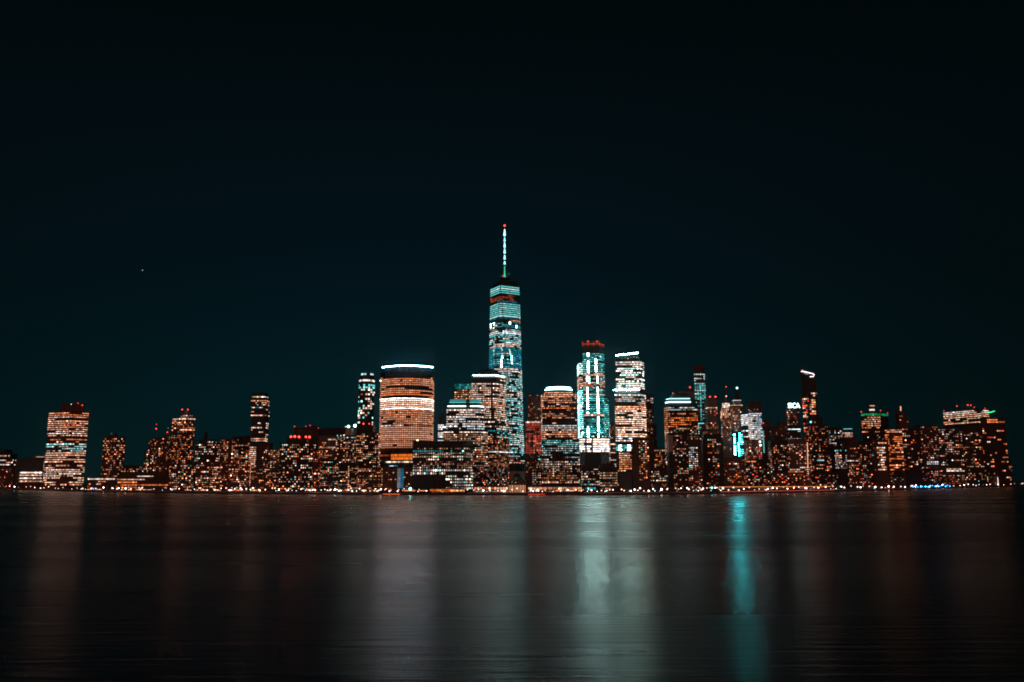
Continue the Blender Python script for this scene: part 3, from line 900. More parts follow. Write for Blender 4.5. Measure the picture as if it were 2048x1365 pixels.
    if len(rows) > 99:
        rest = MB()
        for rw in rows[99:]:
            k = len(rest.v); rest.v += rw.v; rest.f += [tuple(q + k for q in f) for f in rw.f]; rest.c += rw.c
        rest.build('storey_glazing', M['G'], root)['kind'] = 'stuff'
    # mast: ring platform, green-lit foot, tapering lattice with six lit sections, red tip
    mx = at(1009, 500, D).x; my = c.y
    zz = lambda y: at(1009, y, my).z
    q = MB(); q.ball((mx, my, zz(558)), 13, None, 20, 6, .16); q.build('roof_ring', M['steel'], root)
    q = MB(); q.tube([(mx, my, zz(557)), (mx, my, zz(549)), (mx, my, zz(543)), (mx, my, zz(533))], [3.0, 1.7, 1.2, 1.0], (.08, .62, .34), 8); q.build('mast_foot', M['G'], root)
    q = MB(); q.box((mx, my, zz(531.5)), 7.5, 7.5, 1.6); q.build('platform', M['steel'], root)
    mast = MB(); mast.tube([(mx, my, zz(531)), (mx, my, zz(453))], [1.1, .35], None, 6)
    m_ = mast.build('mast', M['steel'], root)
    for y0, y1, kk in ((459, 472, 4.5), (475, 483, 2.2), (485, 495, 3.5), (497, 507, 3.2), (509, 519, 3.0), (521, 529, 2.8)):
        q = MB(); q.tube([(mx, my, zz(y1)), (mx, my, zz(y1 - (y1 - y0) * .35)), (mx, my, zz(y0))], [2.1, 1.6, .7], tuple(v * kk * 1.1 for v in (.22, .72, .85)), 6); q.build('mast_light', M['G'], m_)
    q = MB(); q.ball((mx, my, zz(451.5)), 2.2, tuple(v * 3.5 for v in PAL['R'])); q.build('beacon_lamp', M['G'], root)
    q = MB(); q.tube([(mx + 8, my, zz(556)), (mx + 5.5, my, zz(543))], .4); q.build('stay', M['steel'], root)
    for dx, yy, cl, kk in ((-4, 553, 'R', 2), (9, 549, 'G', .8)):
        q = MB(); q.ball((mx + dx, my - 4, zz(yy)), 1.0, tuple(v * kk for v in PAL[cl])); q.build('beacon_lamp', M['G'], root)
    FOOT.append((root.name, [tuple(p) for p in bot], GZ, zt))
tallest()

Bd('red_lit_tower', 'narrow tower washed in red light with two red roof lamps, beside the tallest tower', 520,
   [(1056, 1083, 793, 845, 'f', [(806, 845, APT(.45, 'OPrO', 1.5, wp=3.2))]), (1051, 1085, 845, None, 'f', [(842, 848, OFF(.8, 'WP', 2.2)), (848, 908, st(.75, 'RrrP', 1.0, wp=3.0, fh=4.4, wf=.85, hf=.75, run=2)), (908, 950, APT(.22, 'rWP', 1.3))])], 'brick',
   beacons=[(1060.5, 792, 3, 1.4, 'R', 1.6), (1075, 792, 3, 1.5, 'R', 2)])
Bd('mid_rise_block', 'dim mid-rise with a fine grid of faint windows below the red-lit tower', 230,
   [(1052, 1083, 917, None, 'f', [(917, 921, OFF(.2, 'K', 2)), (921, 946, st(.4, 'YPOr', .7, wp=2.6, fh=3.2, wf=.5, hf=.5))])], 'brown')
Bd('corner_block', 'small block with a tight grid of white windows joined to the ringed office tower', 96,
   [(1066, 1082, 944, None, 'f', [(945, 975, APT(.8, 'WPY', 1.7, wp=3.3, fh=4.3))])], 'dark', dep=20)
b, D = Bd('ringed_tower', 'wide office tower with a low domed roof ringed by a pale light band', 92,
   [(1090, 1146, 783, 800, 'f', [(784, 787.5, RIB('WP', 1.9, fh=4, hf=.55)), (788, 800, OFF(.6, 'PPO', 1.7, wp=2.9, run=3))]),
    (1084, 1153, 800, 880, 'f', [(788, 838, OFF(.6, 'PWPO', 1.7, wp=2.9, fh=4, run=3.2, mono=.7, rv=.5)), (838, 843, OFF(.95, 'CX', 1.9, run=8)), (844, 850, OFF(.3, 'P', 1.5)), (850, 854, OFF(.95, 'CX', 1.8, run=8)), (854, 880, OFF(.7, 'WPWP', 1.9, run=4, mono=.6, rv=.4))]),
    (1083, 1159, 880, None, ('c', 1140, 0, 10), [(880, 891, OFF(.85, 'TKTC', 1.1, wp=3.4, run=2)), (891, 908, APT(.8, 'XCWK', 2.0, wp=3.5, fh=4.3, run=5)), (908, 936, APT(.85, 'WXWP', 2.0, wp=3.5, fh=4.3, run=6)), (936, 945, APT(.6, 'PYW', 1.6, wp=3.5)), (945, 968, APT(.75, 'ODPOY', 1.35, wp=3.5, fh=4.2, run=3)), (962, 968, OFF(.5, 'PW', 2.2))])], 'dark', dep=36, cat='skyscraper')
q = MB(); n = 24
Xa, Xb = at(1092, 778, D).x, at(1144.5, 778, D).x
cx = (Xa + Xb) / 2; rx = (Xb - Xa) / 2; z0 = at(1118, 783, D).z; z1 = at(1118, 774, D).z; cy = D + 18
for (k0, za), (k1, zb) in (((1, z0 + .9), (1, z1 - 2)), ((1, z1 - 2), (.85, z1 - .5)), ((.85, z1 - .5), (.4, z1 + 1.5)), ((.4, z1 + 1.5), (.01, z1 + 1.8))):
    for k in range(n):
        A = 2 * math.pi * k / n; Bq = 2 * math.pi * (k + 1) / n
        q.quad([(cx + rx * k0 * math.cos(A), cy + 16 * k0 * math.sin(A), za), (cx + rx * k0 * math.cos(Bq), cy + 16 * k0 * math.sin(Bq), za), (cx + rx * k1 * math.cos(Bq), cy + 16 * k1 * math.sin(Bq), zb), (cx + rx * k1 * math.cos(A), cy + 16 * k1 * math.sin(A), zb)])
q.build('dome', M['copper'], b)
for dz, kk, rr, cl in ((-5.2, 1.02, .85, 3.0), (-1.6, .93, .6, 2.0)):
    q = MB(); q.tube([(cx + rx * kk * math.cos(t), cy + 16.6 * kk * math.sin(t), z1 + dz + 1.6) for t in [math.pi + math.pi * i / 16 for i in range(17)]], rr, tuple(v * cl * 3.5 for v in (.5, .95, 1))); q.build('light_band', M['G'], b)
Bd('arcade_hall', 'long low arcade with big glowing peach bays below the ringed office tower', 22,
   [(1056, 1164, 972.5, None, 'f', [(974.5, 980, OFF(.95, 'PYOP', 1.7, wp=9.6, fh=6, wf=.86, hf=.8, run=3)), (983, 988.5, OFF(.7, 'WPOW', 2.0, wp=4.6, fh=5, wf=.8))])], 'brown', 'w', dep=16)
Bd('arcade_hall', 'low arcade with narrow pink bays in front of the domed office tower', 22,
   [(948, 1016, 972.5, None, 'f', [(974.5, 980, OFF(.8, 'PWOP', 1.7, wp=5.6, fh=6, wf=.7, hf=.8)), (982, 989, OFF(.75, 'WXWP', 2.1, wp=4.0, fh=6, wf=.75))])], 'brown', dep=16)
# vaulted glass hall
def vault():
    D = shore(1035) + 24
    x0, x1 = at(1017, 985, D).x, at(1052, 985, D).x
    cx, rx = (x0 + x1) / 2, (x1 - x0) / 2
    root = empty('glass_hall', Vector((cx, D + 12, GZ)))
    tag(root, 'vaulted glass hall with a dark stepped barrel roof over a glowing orange front', 'building')
    zt = at(1035, 946, D).z; zm = at(1035, 970, D).z
    q = MB(); q.box((cx, D + 12, (GZ + zm) / 2), rx * 2, 24, zm - GZ); q.build('wall', M['brown'], root)
    q = MB()
    for s_, y0, y1 in ((1.0, D + 1, D + 9), (.8, D + 9.01, D + 17), (.6, D + 17.01, D + 24)):
        n = 14
        hh = (zt - zm) * (1.0 if s_ < .7 else (.82 if s_ < .9 else .62))
        arc = [(cx + rx * s_ * math.cos(math.pi * i / n), zm + hh * math.sin(math.pi * i / n)) for i in range(n + 1)]
        for (xa, za), (xb, zb) in zip(arc, arc[1:]):
            q.quad([(xa, y0, za), (xa, y1, za), (xb, y1, zb), (xb, y0, zb)])
        q.quad([(xa, y0, za) for xa, za in arc[::-1]])
    q.build('vault', M['glass'], root)
    q = MB()
    for i in range(1, 13):
        t = math.pi * i / 13
        q.tube([(cx + (rx + .25) * math.cos(t), D + .8, zm + (zt - zm) * .62 * math.sin(t)), (cx + (rx + .25) * math.cos(t), D + 9.2, zm + (zt - zm) * .62 * math.sin(t))], .25)
    for rr in (1.0, .7, .4):
        q.tube([(cx + rx * rr * math.cos(math.pi * i / 14), D + .7, zm + (zt - zm) * .62 * rr * math.sin(math.pi * i / 14)) for i in range(15)], .3)
    q.build('rib', M['pale'], root)
    for i in range(11):
        q = MB(); X = x0 + (x1 - x0) * (i + .5) / 11
        q.pane(Vector((X, D, (GZ + zm) / 2 + .3)), Vector((1, 0, 0)), (x1 - x0) / 11 * .6, (zm - GZ) * .88, .4, pick('POPY', 1.15, .3)); q.build('lit_bay', M['G'], root)
    for i in range(5):
        q = MB(); q.ball((cx + rx * rnd.uniform(-.7, .7), D + .4, zm + 2 + 8 * rnd.random()), .7, pick('YCG', .8)); q.build('lamp', M['G'], root)
    FOOT.append((root.name, [(x0, D), (x1, D), (x1, D + 24), (x0, D + 24)], GZ, zt))
vault()

b, D = Bd('teal_glass_tower', 'tall glass tower with bright vertical teal light streaks and a red-lit roof frame', 430,
   [(1165, 1208, 693, 876, ('c', 1199, 3, 16), [
       (706, 745, st(.85, 'TKK', 1.5, wp=3.0, fh=4.0, wf=1, hf=.45, run=6, hot=(1176, 1193), hpal='C', hk=85, hw=1.4)), (746, 752, st(.8, 'WP', 2.0, run=5, wf=.9)), (752, 768, st(.7, 'TKWr', 1.0, run=3, wf=.9, hot=(1176, 1194), hk=22)),
       (764, 774, st(.75, 'WPO', 1.9, run=4, wf=.9)), (774, 790, st(.7, 'TWK', 1.1, run=3, wf=1, hot=(1176, 1195), hk=20)), (788, 791, st(.6, 'PW', 2.2, run=5)),
       (791, 828, st(.9, 'TKK', 1.5, fh=4, wf=1, hf=.45, run=6, hot=(1176, 1195.5), hpal='C', hk=85, hw=1.4)), (828, 833, RIB('WP', 2.2, hf=.6)), (833, 852, st(.55, 'TKT', .9, wf=1, run=3, hot=(1196,), hpal='C', hk=34)), (852, 875, st(.75, 'TKTC', 2.6, wf=.9, run=1.6, hot=(1196, 1176), hpal='C', hk=60))]),
    (1157.5, 1165, 724, 876, 'f', [(726, 750, st(1, 'CKC', 6, wp=2.6, fh=4, wf=.62, hf=.5, rv=0)), (754, 778, st(.9, 'WCWP', 1.9, wp=2.6, fh=4, wf=.9)), (780, 876, st(.97, 'CKCK', 9, wp=2.6, fh=4, wf=.62, hf=.5))], {'dy': 1}),
    (1208.3, 1217.5, 792, 876, 'f', [(796, 876, st(.8, 'TKTC', 2.0, wp=2.6, fh=4, wf=.95, run=2))], {'dy': 6}),
    (1158, 1223, 876, 906, ('c', 1213, 0, 16), [(877, 905, st(.9, 'WXWW', 5, wp=3.0, fh=5.0, wf=.8, hf=.6, run=4, rv=.1, skip=((1171.6, 1173.4), (1183, 1184.5), (1200.5, 1202)))), ], {'dy': -2}),
    (1170, 1204, 906, None, 'f', [(930, 937, OFF(.7, 'WYX', 1.9, fh=6, wp=4, hf=.6))], {'dy': 2}),
    (1167, 1208, 686, 693, ('c', 1198, 2, 14), [], {'dy': 3, 'noroof': 1})], 'teal', cat='skyscraper', dep=42)
pp = poly_of(1165, 1208, 688, D + 1, ('c', 1199, 3, 16), 40)
for yy, rr, k in ((688, .8, 2.6), (692.3, .6, 1.4)):
    z = at(1199, yy, D).z
    q = MB(); q.tube([Vector((p[0], p[1] - .5, z)) for p in pp[:3]], rr, tuple(v * k * .2 for v in (1, .12, .05))); q.build('roof_frame', M['G'], b)
q = MB()
for t in (0, .33, .66, 1):
    X = pp[0][0] + (pp[1][0] - pp[0][0]) * t
    q.tube([(X, D + 3, at(1199, 693, D).z), (X, D + 3, at(1199, 682.5, D).z)], .6, (.45, .045, .02))
q.build('roof_frame', M['G'], b)
for xx in (1176, 1194):
    q = MB(); q.ball(at(xx, 683.5, D + 4), 2.1, (1.0, .07, .03)); q.build('beacon_lamp', M['G'], b)
q = MB()
for xa, xb, dy in ((1160, 1168, 0), (1203, 1211, 0), (1211, 1219, 9)):
    for (a1, y1), (a2, y2) in (((xa, 906), (xa, 931)), ((xb, 906), (xb, 931)), ((xa, 906), (xb, 931)), ((xb, 906), (xa, 931))):
        q.tube([at(a1, y1, D - 1 + dy), at(a2, y2, D - 1 + dy)], .55)
q.build('brace_frame', M['pale'], b)
Bd('podium_block', 'low unlit plinth with a white strip below the braced frame of the teal tower', 390,
   [(1158, 1222, 931, None, 'f', [(932, 936, OFF(.75, 'WYXW', 2.0, wp=4, run=4)), (937, 942, OFF(.3, 'PW', 1.6))])], 'glass', dep=26)
b, D = Bd('slant_roof_tower', 'square office tower with two straight teal-white light bars, one slanting along its roof', 425,
   [(1231, 1287.5, 722, 781, ('c', 1279, 5, 22), [(722.5, 731, RIB('WXW', 1.9, hf=.55)), (731, 778, OFF(.6, 'WXWPC', 3.6, wp=2.8, fh=4.2, run=3, wf=.85, mono=.5, hf=.55)), (774, 780, OFF(.4, 'BTP', 1.4, run=2))]),
    (1229, 1291, 786, None, ('c', 1282, 0, 22), [(788, 793, OFF(.85, 'WX', 2.1, run=5)), (793, 812, OFF(.5, 'WCPX', 2.0, run=4, wf=.8)), (812, 858, OFF(.9, 'WYWP', 3.0, wp=2.8, fh=4.0, run=6, wf=.85, mono=.6)), (858, 884, OFF(.93, 'WPWX', 3.0, wp=2.8, fh=4, run=6, wf=.85, mono=.6)), (885, 890, OFF(.3, 'WK', 2)), (890, 902, OFF(.85, 'TKTK', 1.5, wf=1, hf=.8, run=4, xr=(1231, 1263), hot=(1240, 1258), hk=20)), (905, 944, OFF(.75, 'YPOP', 1.9, wp=3, fh=4.2, run=4, xr=(1237, 1264), mono=.5))]),
    (1233, 1284, 781, 786, ('c', 1278, 3, 18), [], {'dy': 3, 'noroof': 1})], 'dark', cat='skyscraper', dep=44)
# slanted crown screen and its light bar
a0, a1 = at(1231.5, 722, D + 5), at(1277, 722, D + .5)
h0, h1 = at(1231.5, 711.5, D + 5).z, at(1277, 706.5, D + .5).z
q = MB()
dv = Vector((0, 14, 0))
P = [a0, a1, Vector((a1.x, a1.y, h1)), Vector((a0.x, a0.y, h0))]
q.quad(P); q.quad([p + dv for p in P[::-1]]); q.quad([P[3], P[2], P[2] + dv, P[3] + dv]); q.quad([P[1], P[1] + dv, P[2] + dv, P[2]]); q.quad([P[0] + dv, P[0], P[3], P[3] + dv])
q.build('crown_screen', M['glass'], b)
q = MB(); q.tube([P[3] + Vector((0, -.6, .3)), P[2] + Vector((0, -.6, .3))], .6, tuple(v * 85 for v in (.4, .95, .88))); q.build('light_band', M['G'], b)
q = MB(); q.tube([at(1227.5, 780.5, D - 2), at(1278.5, 780, D - 2)], .6, tuple(v * 85 for v in (.4, .95, .88))); q.build('light_band', M['G'], b)
q = MB()
for i in range(7):
    q.ball(at(1238 + i * 6, 716 + rnd.uniform(-2, 2), D - .2 + 4 * (1 - i / 7)), .9, pick('WCK', 1.6))
q.build('crown_lamp', M['G'], b)
Bd('shadow_tower', 'dark tower with scattered dim orange windows peering from behind the slant-roofed tower', 520,
   [(1280, 1306, 788, None, 'f', [(792, 815, OFF(.3, 'WCr', 1.4)), (815, 900, APT(.4, 'ODrWO', 1.5, wp=3))]), (1306.3, 1313, 850, None, 'f', [(862, 885, APT(.3, 'YO', 1.6))], {'dy': 4})], 'dark')
Bd('narrow_block', 'narrow pink-windowed block in the gap between the teal tower and slant-roofed tower', 300,
   [(1220, 1231, 849, None, 'f', [(850, 870, APT(.5, 'PO', 1.6, wp=3)), (870, 912, OFF(.3, 'WP', 1.6)), (914, 940, OFF(.8, 'WPW', 2.0, wp=3.4))])], 'brown', dep=18)
Bd('dark_apartment_tower', 'dark brown apartment tower with one blank flank, in front of the slant-roofed tower', 64,
   [(1264, 1308, 876, None, ('c', 1297.5, 0, 12), [(881, 962, APT(.6, 'OPWDOP', 2.5, wp=4.0, fh=4.2, xr=(1277, 1297)))])], 'brown', 'w')
b, D = Bd('domed_block', 'low office block with a black domed roof and an even grid of cream windows', 44,
   [(1201, 1235, 943, None, ('o', 5), [(944, 974, APT(.82, 'PYWP', 1.7, wp=3.4, fh=4.6, run=4)), (975, 980, OFF(.8, 'PY', 1.8, xr=(1203, 1222)))]),
    (1199, 1234, 933, 943, ('o', 6), [], {'dy': 1, 'noroof': 1, 'bot': (1199, 1234), 'top': .93, 'mat': 'roof', 'name': 'dome'}), (1201.5, 1231.5, 927, 933, ('o', 8), [], {'dy': 3, 'dep': 22, 'top': .72, 'mat': 'roof', 'name': 'dome', 'noroof': 1})], 'dark', dep=30)
Bd('plain_office_block', 'low dark office block with a column of teal windows and a turquoise-lit ground floor', 42,
   [(1165, 1199.5, 941, None, 'f', [(942, 950, APT(.4, 'WP', 1.8, wp=3.4)), (951, 972, APT(.7, 'WPW', 1.9, wp=3.4, fh=4.6, run=3, hot=(1179,), hpal='TB', hk=1.5, hw=1.6)), (974.5, 982, OFF(.9, 'KTBC', 1.6, fh=8, hf=.7, wp=4, xr=(1168, 1192)))])], 'dark', dep=28)
Bd('blank_slab', 'blank grey slab with a single orange-lit row at its foot', 46,
   [(1237, 1262.5, 944.5, None, 'f', [(968, 972, OFF(.85, 'ODP', 1.7, run=4, wf=.95)), ])], 'grey', dep=22)
Bd('orange_lit_block', 'brick block with an orange-lit wall and cream cornice lamps beside the chamfered tower', 165,
   [(1308, 1331, 898, None, 'f', [(899, 904, APT(.9, 'YPW', 2.2, wp=3.6)), (904, 936, APT(.5, 'ODPO', 1.3, wp=3.2))])], 'brick')
Bd('low_office_house', 'low dark office house with short rows of white dots below the chamfered tower', 44,
   [(1305, 1335, 941, None, 'f', [(942, 968, APT(.62, 'WWPY', 1.9, wp=3.2, fh=4.2, run=2)), (968, 975, APT(.3, 'DO', 1.8))])], 'dark', 'w')
b, D = Bd('chamfered_tower', 'office tower with a mansard roof edged by a bright teal light line and ochre windows', 112,
   [(1328, 1395, 812, None, ('c', 1336.5, 16, 0), [(814, 822, OFF(.55, 'XWC', 1.6, run=5)), (826, 860, OFF(.66, 'ODPO', 1.9, wp=3.3, fh=4.2, run=2.4, wf=.68, xr=(1337, 1395))), (814, 905, RIB('PYO', .9, fh=4.2, hf=.5, xr=(1320, 1336.4))), (860, 876, APT(.45, 'WPY', 1.6, wp=3.2)), (905, 930, APT(.5, 'XWP', 2.0, xr=(1330, 1338)))])], 'dark', cat='skyscraper', dep=40)
pp = poly_of(1329, 1394, 812, D + .5, ('c', 1337, 15, 0), 40)
cx = sum(p[0] for p in pp) / 4; cy = sum(p[1] for p in pp) / 4
sh = lambda k: [(cx + (p[0] - cx) * k, cy + (p[1] - cy) * k) for p in pp]
z0 = at(1337, 812, D).z + .9; z1 = at(1337, 798, D).z; z2 = at(1337, 786, D).z
q = MB(); q.prism(pp, z0, sh(.88), z1); q.prism(sh(.80), z1, sh(.4), z2); q.build('roof', M['copper'], b)
for kk, zz, k, rr in ((.93, z0 + 5.5, 4.2, 1.15), (.885, z1 + .2, 2.6, .7)):
    w = sh(kk); q = MB()
    e = Vector((*w[1], zz)).lerp(Vector((*w[2], zz)), .80)
    q.tube([Vector((w[0][0], w[0][1] - 1.5, zz)), Vector((w[1][0], w[1][1] - 1.5, zz)), e + Vector((0, -1.5, 0))], rr, tuple(v * k for v in (.4, .92, 1))); q.build('light_band', M['G'], b)
q = MB(); q.ball(at(1345.5, 787, D + 16), 1.2, (1.2, .12, .12)); q.build('beacon_lamp', M['G'], b)
Bd('quay_apartment_house', 'dark waterfront apartment house with single scattered windows and one pale flank, below the teal-edged roof', 52,
   [(1337, 1375, 868, None, 'f', [(870, 980, APT(.33, 'WPOWR', 2.3, wp=3.6, fh=4.4, xr=(1347, 1376), run=1.3))])], 'dark', 'w',
   boxes=[('side_wall', 1337.5, 1346, 871, 904, -.5, .4, 'pale')])
Bd('quay_apartment_house', 'waterfront apartment house with a tight block of four white window columns', 53,
   [(1376, 1402, 870, None, 'f', [(872, 880, APT(.6, 'WP', 2)), (894, 934, APT(.9, 'WPWX', 2.3, wp=3.7, fh=4.4, xr=(1378, 1397))), (934, 980, APT(.4, 'WPRO', 2.0, wp=3.6))])], 'brown', 'w')
Bd('grey_block', 'dim grey block with a red roof lamp on a thin mast behind the teal-edged roof', 330,
   [(1361, 1389, 783, None, 'f', [])], 'stone', beacons=[(1380, 775, 3, 1.9, 'R', 1.8)], masts=[(1380, 776, 784, 3, .4, .3)])
b, D = Bd('slender_teal_tower', 'very slender tower with a maroon top and teal-white window columns', 470,
   [(1387, 1409, 731, None, ('c', 1406, 0, 10), [(747, 764, OFF(.45, 'CXW', 2.0, wp=3.6)), (766, 800, st(.88, 'KCKT', 1.5, wp=4.2, fh=3.6, wf=.7, hf=.55)), (800, 842, st(.2, 'KT', 1.2, wp=4.2, fh=3.6, hot=(1403,), hpal='KCT', hk=1.9)),
      (846, 905, st(.3, 'TK', .9, wp=3.6, hot=(1397,), hpal='CK', hk=1.8))])], 'brown', cat='skyscraper', dep=24,
   lines=[('light_band', [(1395, 847.5, -1), (1408, 847, -1)], .9, 'K', 1.4)])
Bd('stone_tower', 'square stone tower with two red roof lamps and pale lamps under its cornice', 420,
   [(1414.5, 1434.5, 796, None, 'f', [(814, 818, APT(.95, 'YPW', 2.6, wp=4.4)), (818, 832, APT(.35, 'PR', 1.8, wp=4)), (845, 858, APT(.5, 'PYO', 1.7, wp=4))]), (1411, 1438, 862, None, 'f', [(863, 880, APT(.45, 'PYO', 1.6, wp=4))], {'dy': -4})], 'stone',
   beacons=[(1420, 794.5, 3, 2.0, 'R', 3.2), (1431, 794.5, 3, 2.1, 'R', 3.6)], dep=24)
Bd('crown_spire_tower', 'old stepped tower with a glowing white pointed crown and a red lamp far above it', 410,
   [(1445, 1461, 820, None, 'f', [(817, 836, st(.75, 'WPPY', 1.7, wp=3.2, fh=5, wf=.5, hf=.9)), (836, 882, APT(.5, 'POPrW', 1.6, wp=3.2))]), (1447, 1459, 806, 820, 'f', [(806, 816, RIB('WP', 1.8, fh=4, hf=.55))], {'dy': 2, 'dep': 13}),
    (1448.5, 1457, 797, 806, ('e',), [(798, 804, RIB('W', 2.6, fh=4, hf=.7))], {'dy': 3, 'dep': 9, 'top': .6, 'noroof': 1})], 'stone', cat='skyscraper', dep=18,
   masts=[(1452.5, 775, 797, 7, .6, .2)], beacons=[(1452.3, 774, 7, 1.4, 'R', 1.8), (1452.4, 793, 5, 1.5, 'P', 2.5)])
Bd('pale_house', 'pale narrow house with a few white windows below the crowned spire', 158,
   [(1447, 1463, 891, None, 'f', [(893, 903, APT(.5, 'WY', 1.8, wp=3.4)), (917, 922, OFF(.9, 'PW', 2))])], 'stone', dep=18)
Bd('pyramid_tower', 'old tower with a green pyramid top ending in one brilliant white lamp', 440,
   [(1464, 1485, 812, None, 'f', [(809, 813, RIB('YP', 1.1, hf=.35)), (815, 842, APT(.6, 'YOPW', 1.6, wp=2.8, fh=3.6)), (842, 870, APT(.3, 'PW', 1.6))]), (1467.5, 1482, 799.5, 812, 'f', [(799.5, 803, RIB('X', 1.4, hf=.4)), (804, 810, APT(.4, 'Y', 1.4))], {'dy': 3, 'dep': 14}),
    (1469, 1480.5, 779, 799.5, 'f', [], {'dy': 4, 'dep': 12, 'top': .15, 'mat': 'copper', 'name': 'roof', 'noroof': 1})], 'stone', cat='skyscraper', dep=22,
   beacons=[(1474, 776.5, 9, 2.2, 'C', 4)])
Bd('white_floor_block', 'dark block with seven broad white-lit floors, between the pyramid tower and the white grid tower', 400,
   [(1487, 1501, 827, None, 'f', [(828.5, 852, st(.9, 'XWX', 2.2, wp=3.2, fh=4.0, wf=.95, hf=.6, run=4)), (856, 876, st(.6, 'XWX', 2.0, wp=3.2, fh=4, wf=.9, run=3))])], 'dark', dep=20)
Bd('white_grid_tower', 'tower with a blank brown head above a bright grid of white and blue windows', 310,
   [(1500, 1522, 805, None, 'f', [(818, 824, APT(.25, 'W', 2)), (826, 881, st(.9, 'WXWXB', 2.0, wp=2.7, fh=3.7, wf=.7, hf=.6, run=4, hot=(1502,), hk=2.6, hpal='W'))])], 'brown', cat='skyscraper', dep=22)
Bd('dim_tower', 'dim brown tower with one teal vertical light strip beside the white grid tower', 330,
   [(1523, 1541, 843, None, 'f', [(846, 875, APT(.1, 'R', 1.5))])], 'brown', dep=22, boxes=[('light_strip', 1525, 1528.4, 862, 906, -.6, .5, ('K', .55))], beacons=[(1526.5, 846.5, -1, 1.4, 'R', 2)])
Bd('cyan_lit_building', 'small building flooded in dazzling cyan light from top to bottom', 215,
   [(1465, 1488, 866, None, ('c', 1470, 5, 0), [(868, 911, st(.0, 'Q', 1, wp=2.6, fh=3.7, wf=.95, hf=.8, hot=(1470,), hpal='Q', hk=160, hw=1.3)), (866, 913, st(.0, 'Q', 3.6, wp=2.6, fh=3.7, wf=.8, hf=.5, hot=(1478.5,), hpal='Q', hk=160, hw=1.3)), (868, 913, st(.8, 'QCQ', 7, wp=2.6, fh=3.7, wf=.9, hf=.45, run=3, xr=(1480, 1486)))])], 'teal', dep=22)
Bd('mixed_light_block', 'mid-rise with pink and white windows below the white grid tower', 190,
   [(1494, 1523, 880, None, 'f', [(881, 897, APT(.3, 'PrW', 1.6)), (897, 930, APT(.55, 'WPPR', 2.0, wp=3.6))])], 'stone', beacons=[(1520, 884, -1, 2, 'W', 3.5), (1521, 891, -1, 2, 'W', 3.5)])
Bd('round_top_apartment_house', 'very dark rounded-roof apartment tower with red and cream windows on the waterfront', 62,
   [(1405, 1446, 876, None, 'f', [(878, 978, APT(.42, 'OPRWP', 2.2, wp=4.2, fh=4.2, xr=(1415, 1440)))]), (1409, 1442, 869.5, 876, ('o', 6), [], {'dy': 4})], 'dark', 'w')
Bd('quay_apartment_house', 'waterfront apartment house with pairs of red-orange windows under the cyan-lit building', 34,
   [(1449, 1490, 917, None, 'f', [(919, 970, APT(.42, 'OPRDW', 2.2, wp=3.8, run=1.4))])], 'brick', 'w')
Bd('quay_apartment_house', 'dark waterfront apartment house with one long orange window row near its roof', 34,
   [(1491, 1541, 920, None, 'f', [(921, 926, OFF(.8, 'OP', 2, xr=(1491, 1512), run=6)), (927, 972, APT(.3, 'WPORW', 2.3, wp=3.8))])], 'dark', 'w')
Bd('domed_apartment_house', 'black apartment tower with a small domed roof box and scattered cream windows', 82,
   [(1542, 1576, 882, None, 'f', [(890, 972, APT(.36, 'WPOPX', 2.1, wp=3.6, fh=4.2))]), (1549, 1567, 874, 882, ('o', 4), [], {'dy': 4, 'dep': 16})], 'dark', 'w')
Bd('brown_tower', 'dim brown tower pair without lit rows, behind the small domed roof box', 270,
   [(1545, 1560, 853, None, 'f', [(858, 874, APT(.1, 'WP', 1.8))]), (1561, 1575, 846, None, 'f', [(850, 880, APT(.12, 'ROP', 1.7))], {'dy': 3})], 'brick')
b, D = Bd('sign_tower', 'slim tower crowned by a glowing white letter sign over pink windows', 350,
   [(1577.5, 1598, 817, None, 'f', [(819, 851, APT(.6, 'PWrP', 1.7, wp=3.2, fh=3.8))])], 'dark', dep=20)
cu = bpy.data.curves.new('sign', 'FONT')
cu.body = 'SICA'
cu.extrude = 0.6
cu.align_x = 'CENTER'
p = at(1588, 816.2, D + 3)
cu.size = 15.5
tmp = bpy.data.objects.new('sign', cu); COL.objects.link(tmp)
me = bpy.data.meshes.new_from_object(tmp.evaluated_get(bpy.context.evaluated_depsgraph_get()))
bpy.data.objects.remove(tmp)
me.materials.clear(); me.materials.append(M['L'])
so = bpy.data.objects.new('sign', me); COL.objects.link(so); so.parent = b
so.location = p - b.location; so.rotation_euler = (math.pi / 2, 0, 0)
so.scale = (.82, 1, 1)
so.color = (4.6, 6.4, 6.0, 1)
q = MB()
for xx in (1580, 1588, 1596):
    q.tube([at(xx, 818, D + 3.6), at(xx, 807.5, D + 3.6)], .3)
q.build('sign_frame', M['steel'], b)
Bd('office_terrace', 'wide low office terrace with one icy white row, below the letter sign tower', 318,
   [(1574, 1601, 856, None, 'f', [(857, 861, RIB('CX', 2.6)), (861, 880, OFF(.5, 'WPX', 1.7))])], 'dark', dep=24)
b, D = Bd('hook_crown_tower', 'slender dark tower with a slanting hook-shaped white crown light', 420,
   [(1602, 1632, 757, None, ('c', 1612, 8, 0), [(775, 782, OFF(.2, 'PW', 2, xr=(1615, 1622))), (785, 830, st(.75, 'POPW', 2.0, wp=3.6, fh=4.4, wf=.85, hf=.6, run=3, xr=(1621, 1632))), (796, 868, st(.62, 'PORW', 2.0, wp=3.2, fh=4.4, wf=.8, hf=.6, xr=(1606, 1617))), (800, 805, OFF(.7, 'BT', 1.4, xr=(1602, 1612))), (830, 870, OFF(.2, 'WK', 1.6, xr=(1602, 1612))), (868, 930, APT(.35, 'RPO', 1.6))])], 'dark', cat='skyscraper', dep=24)
pp = poly_of(1602, 1631, 757, D, ('c', 1612, 8, 0), 24)
za = at(1603, 743, D).z; zb = at(1628, 751, D).z; z0 = at(1612, 757, D).z
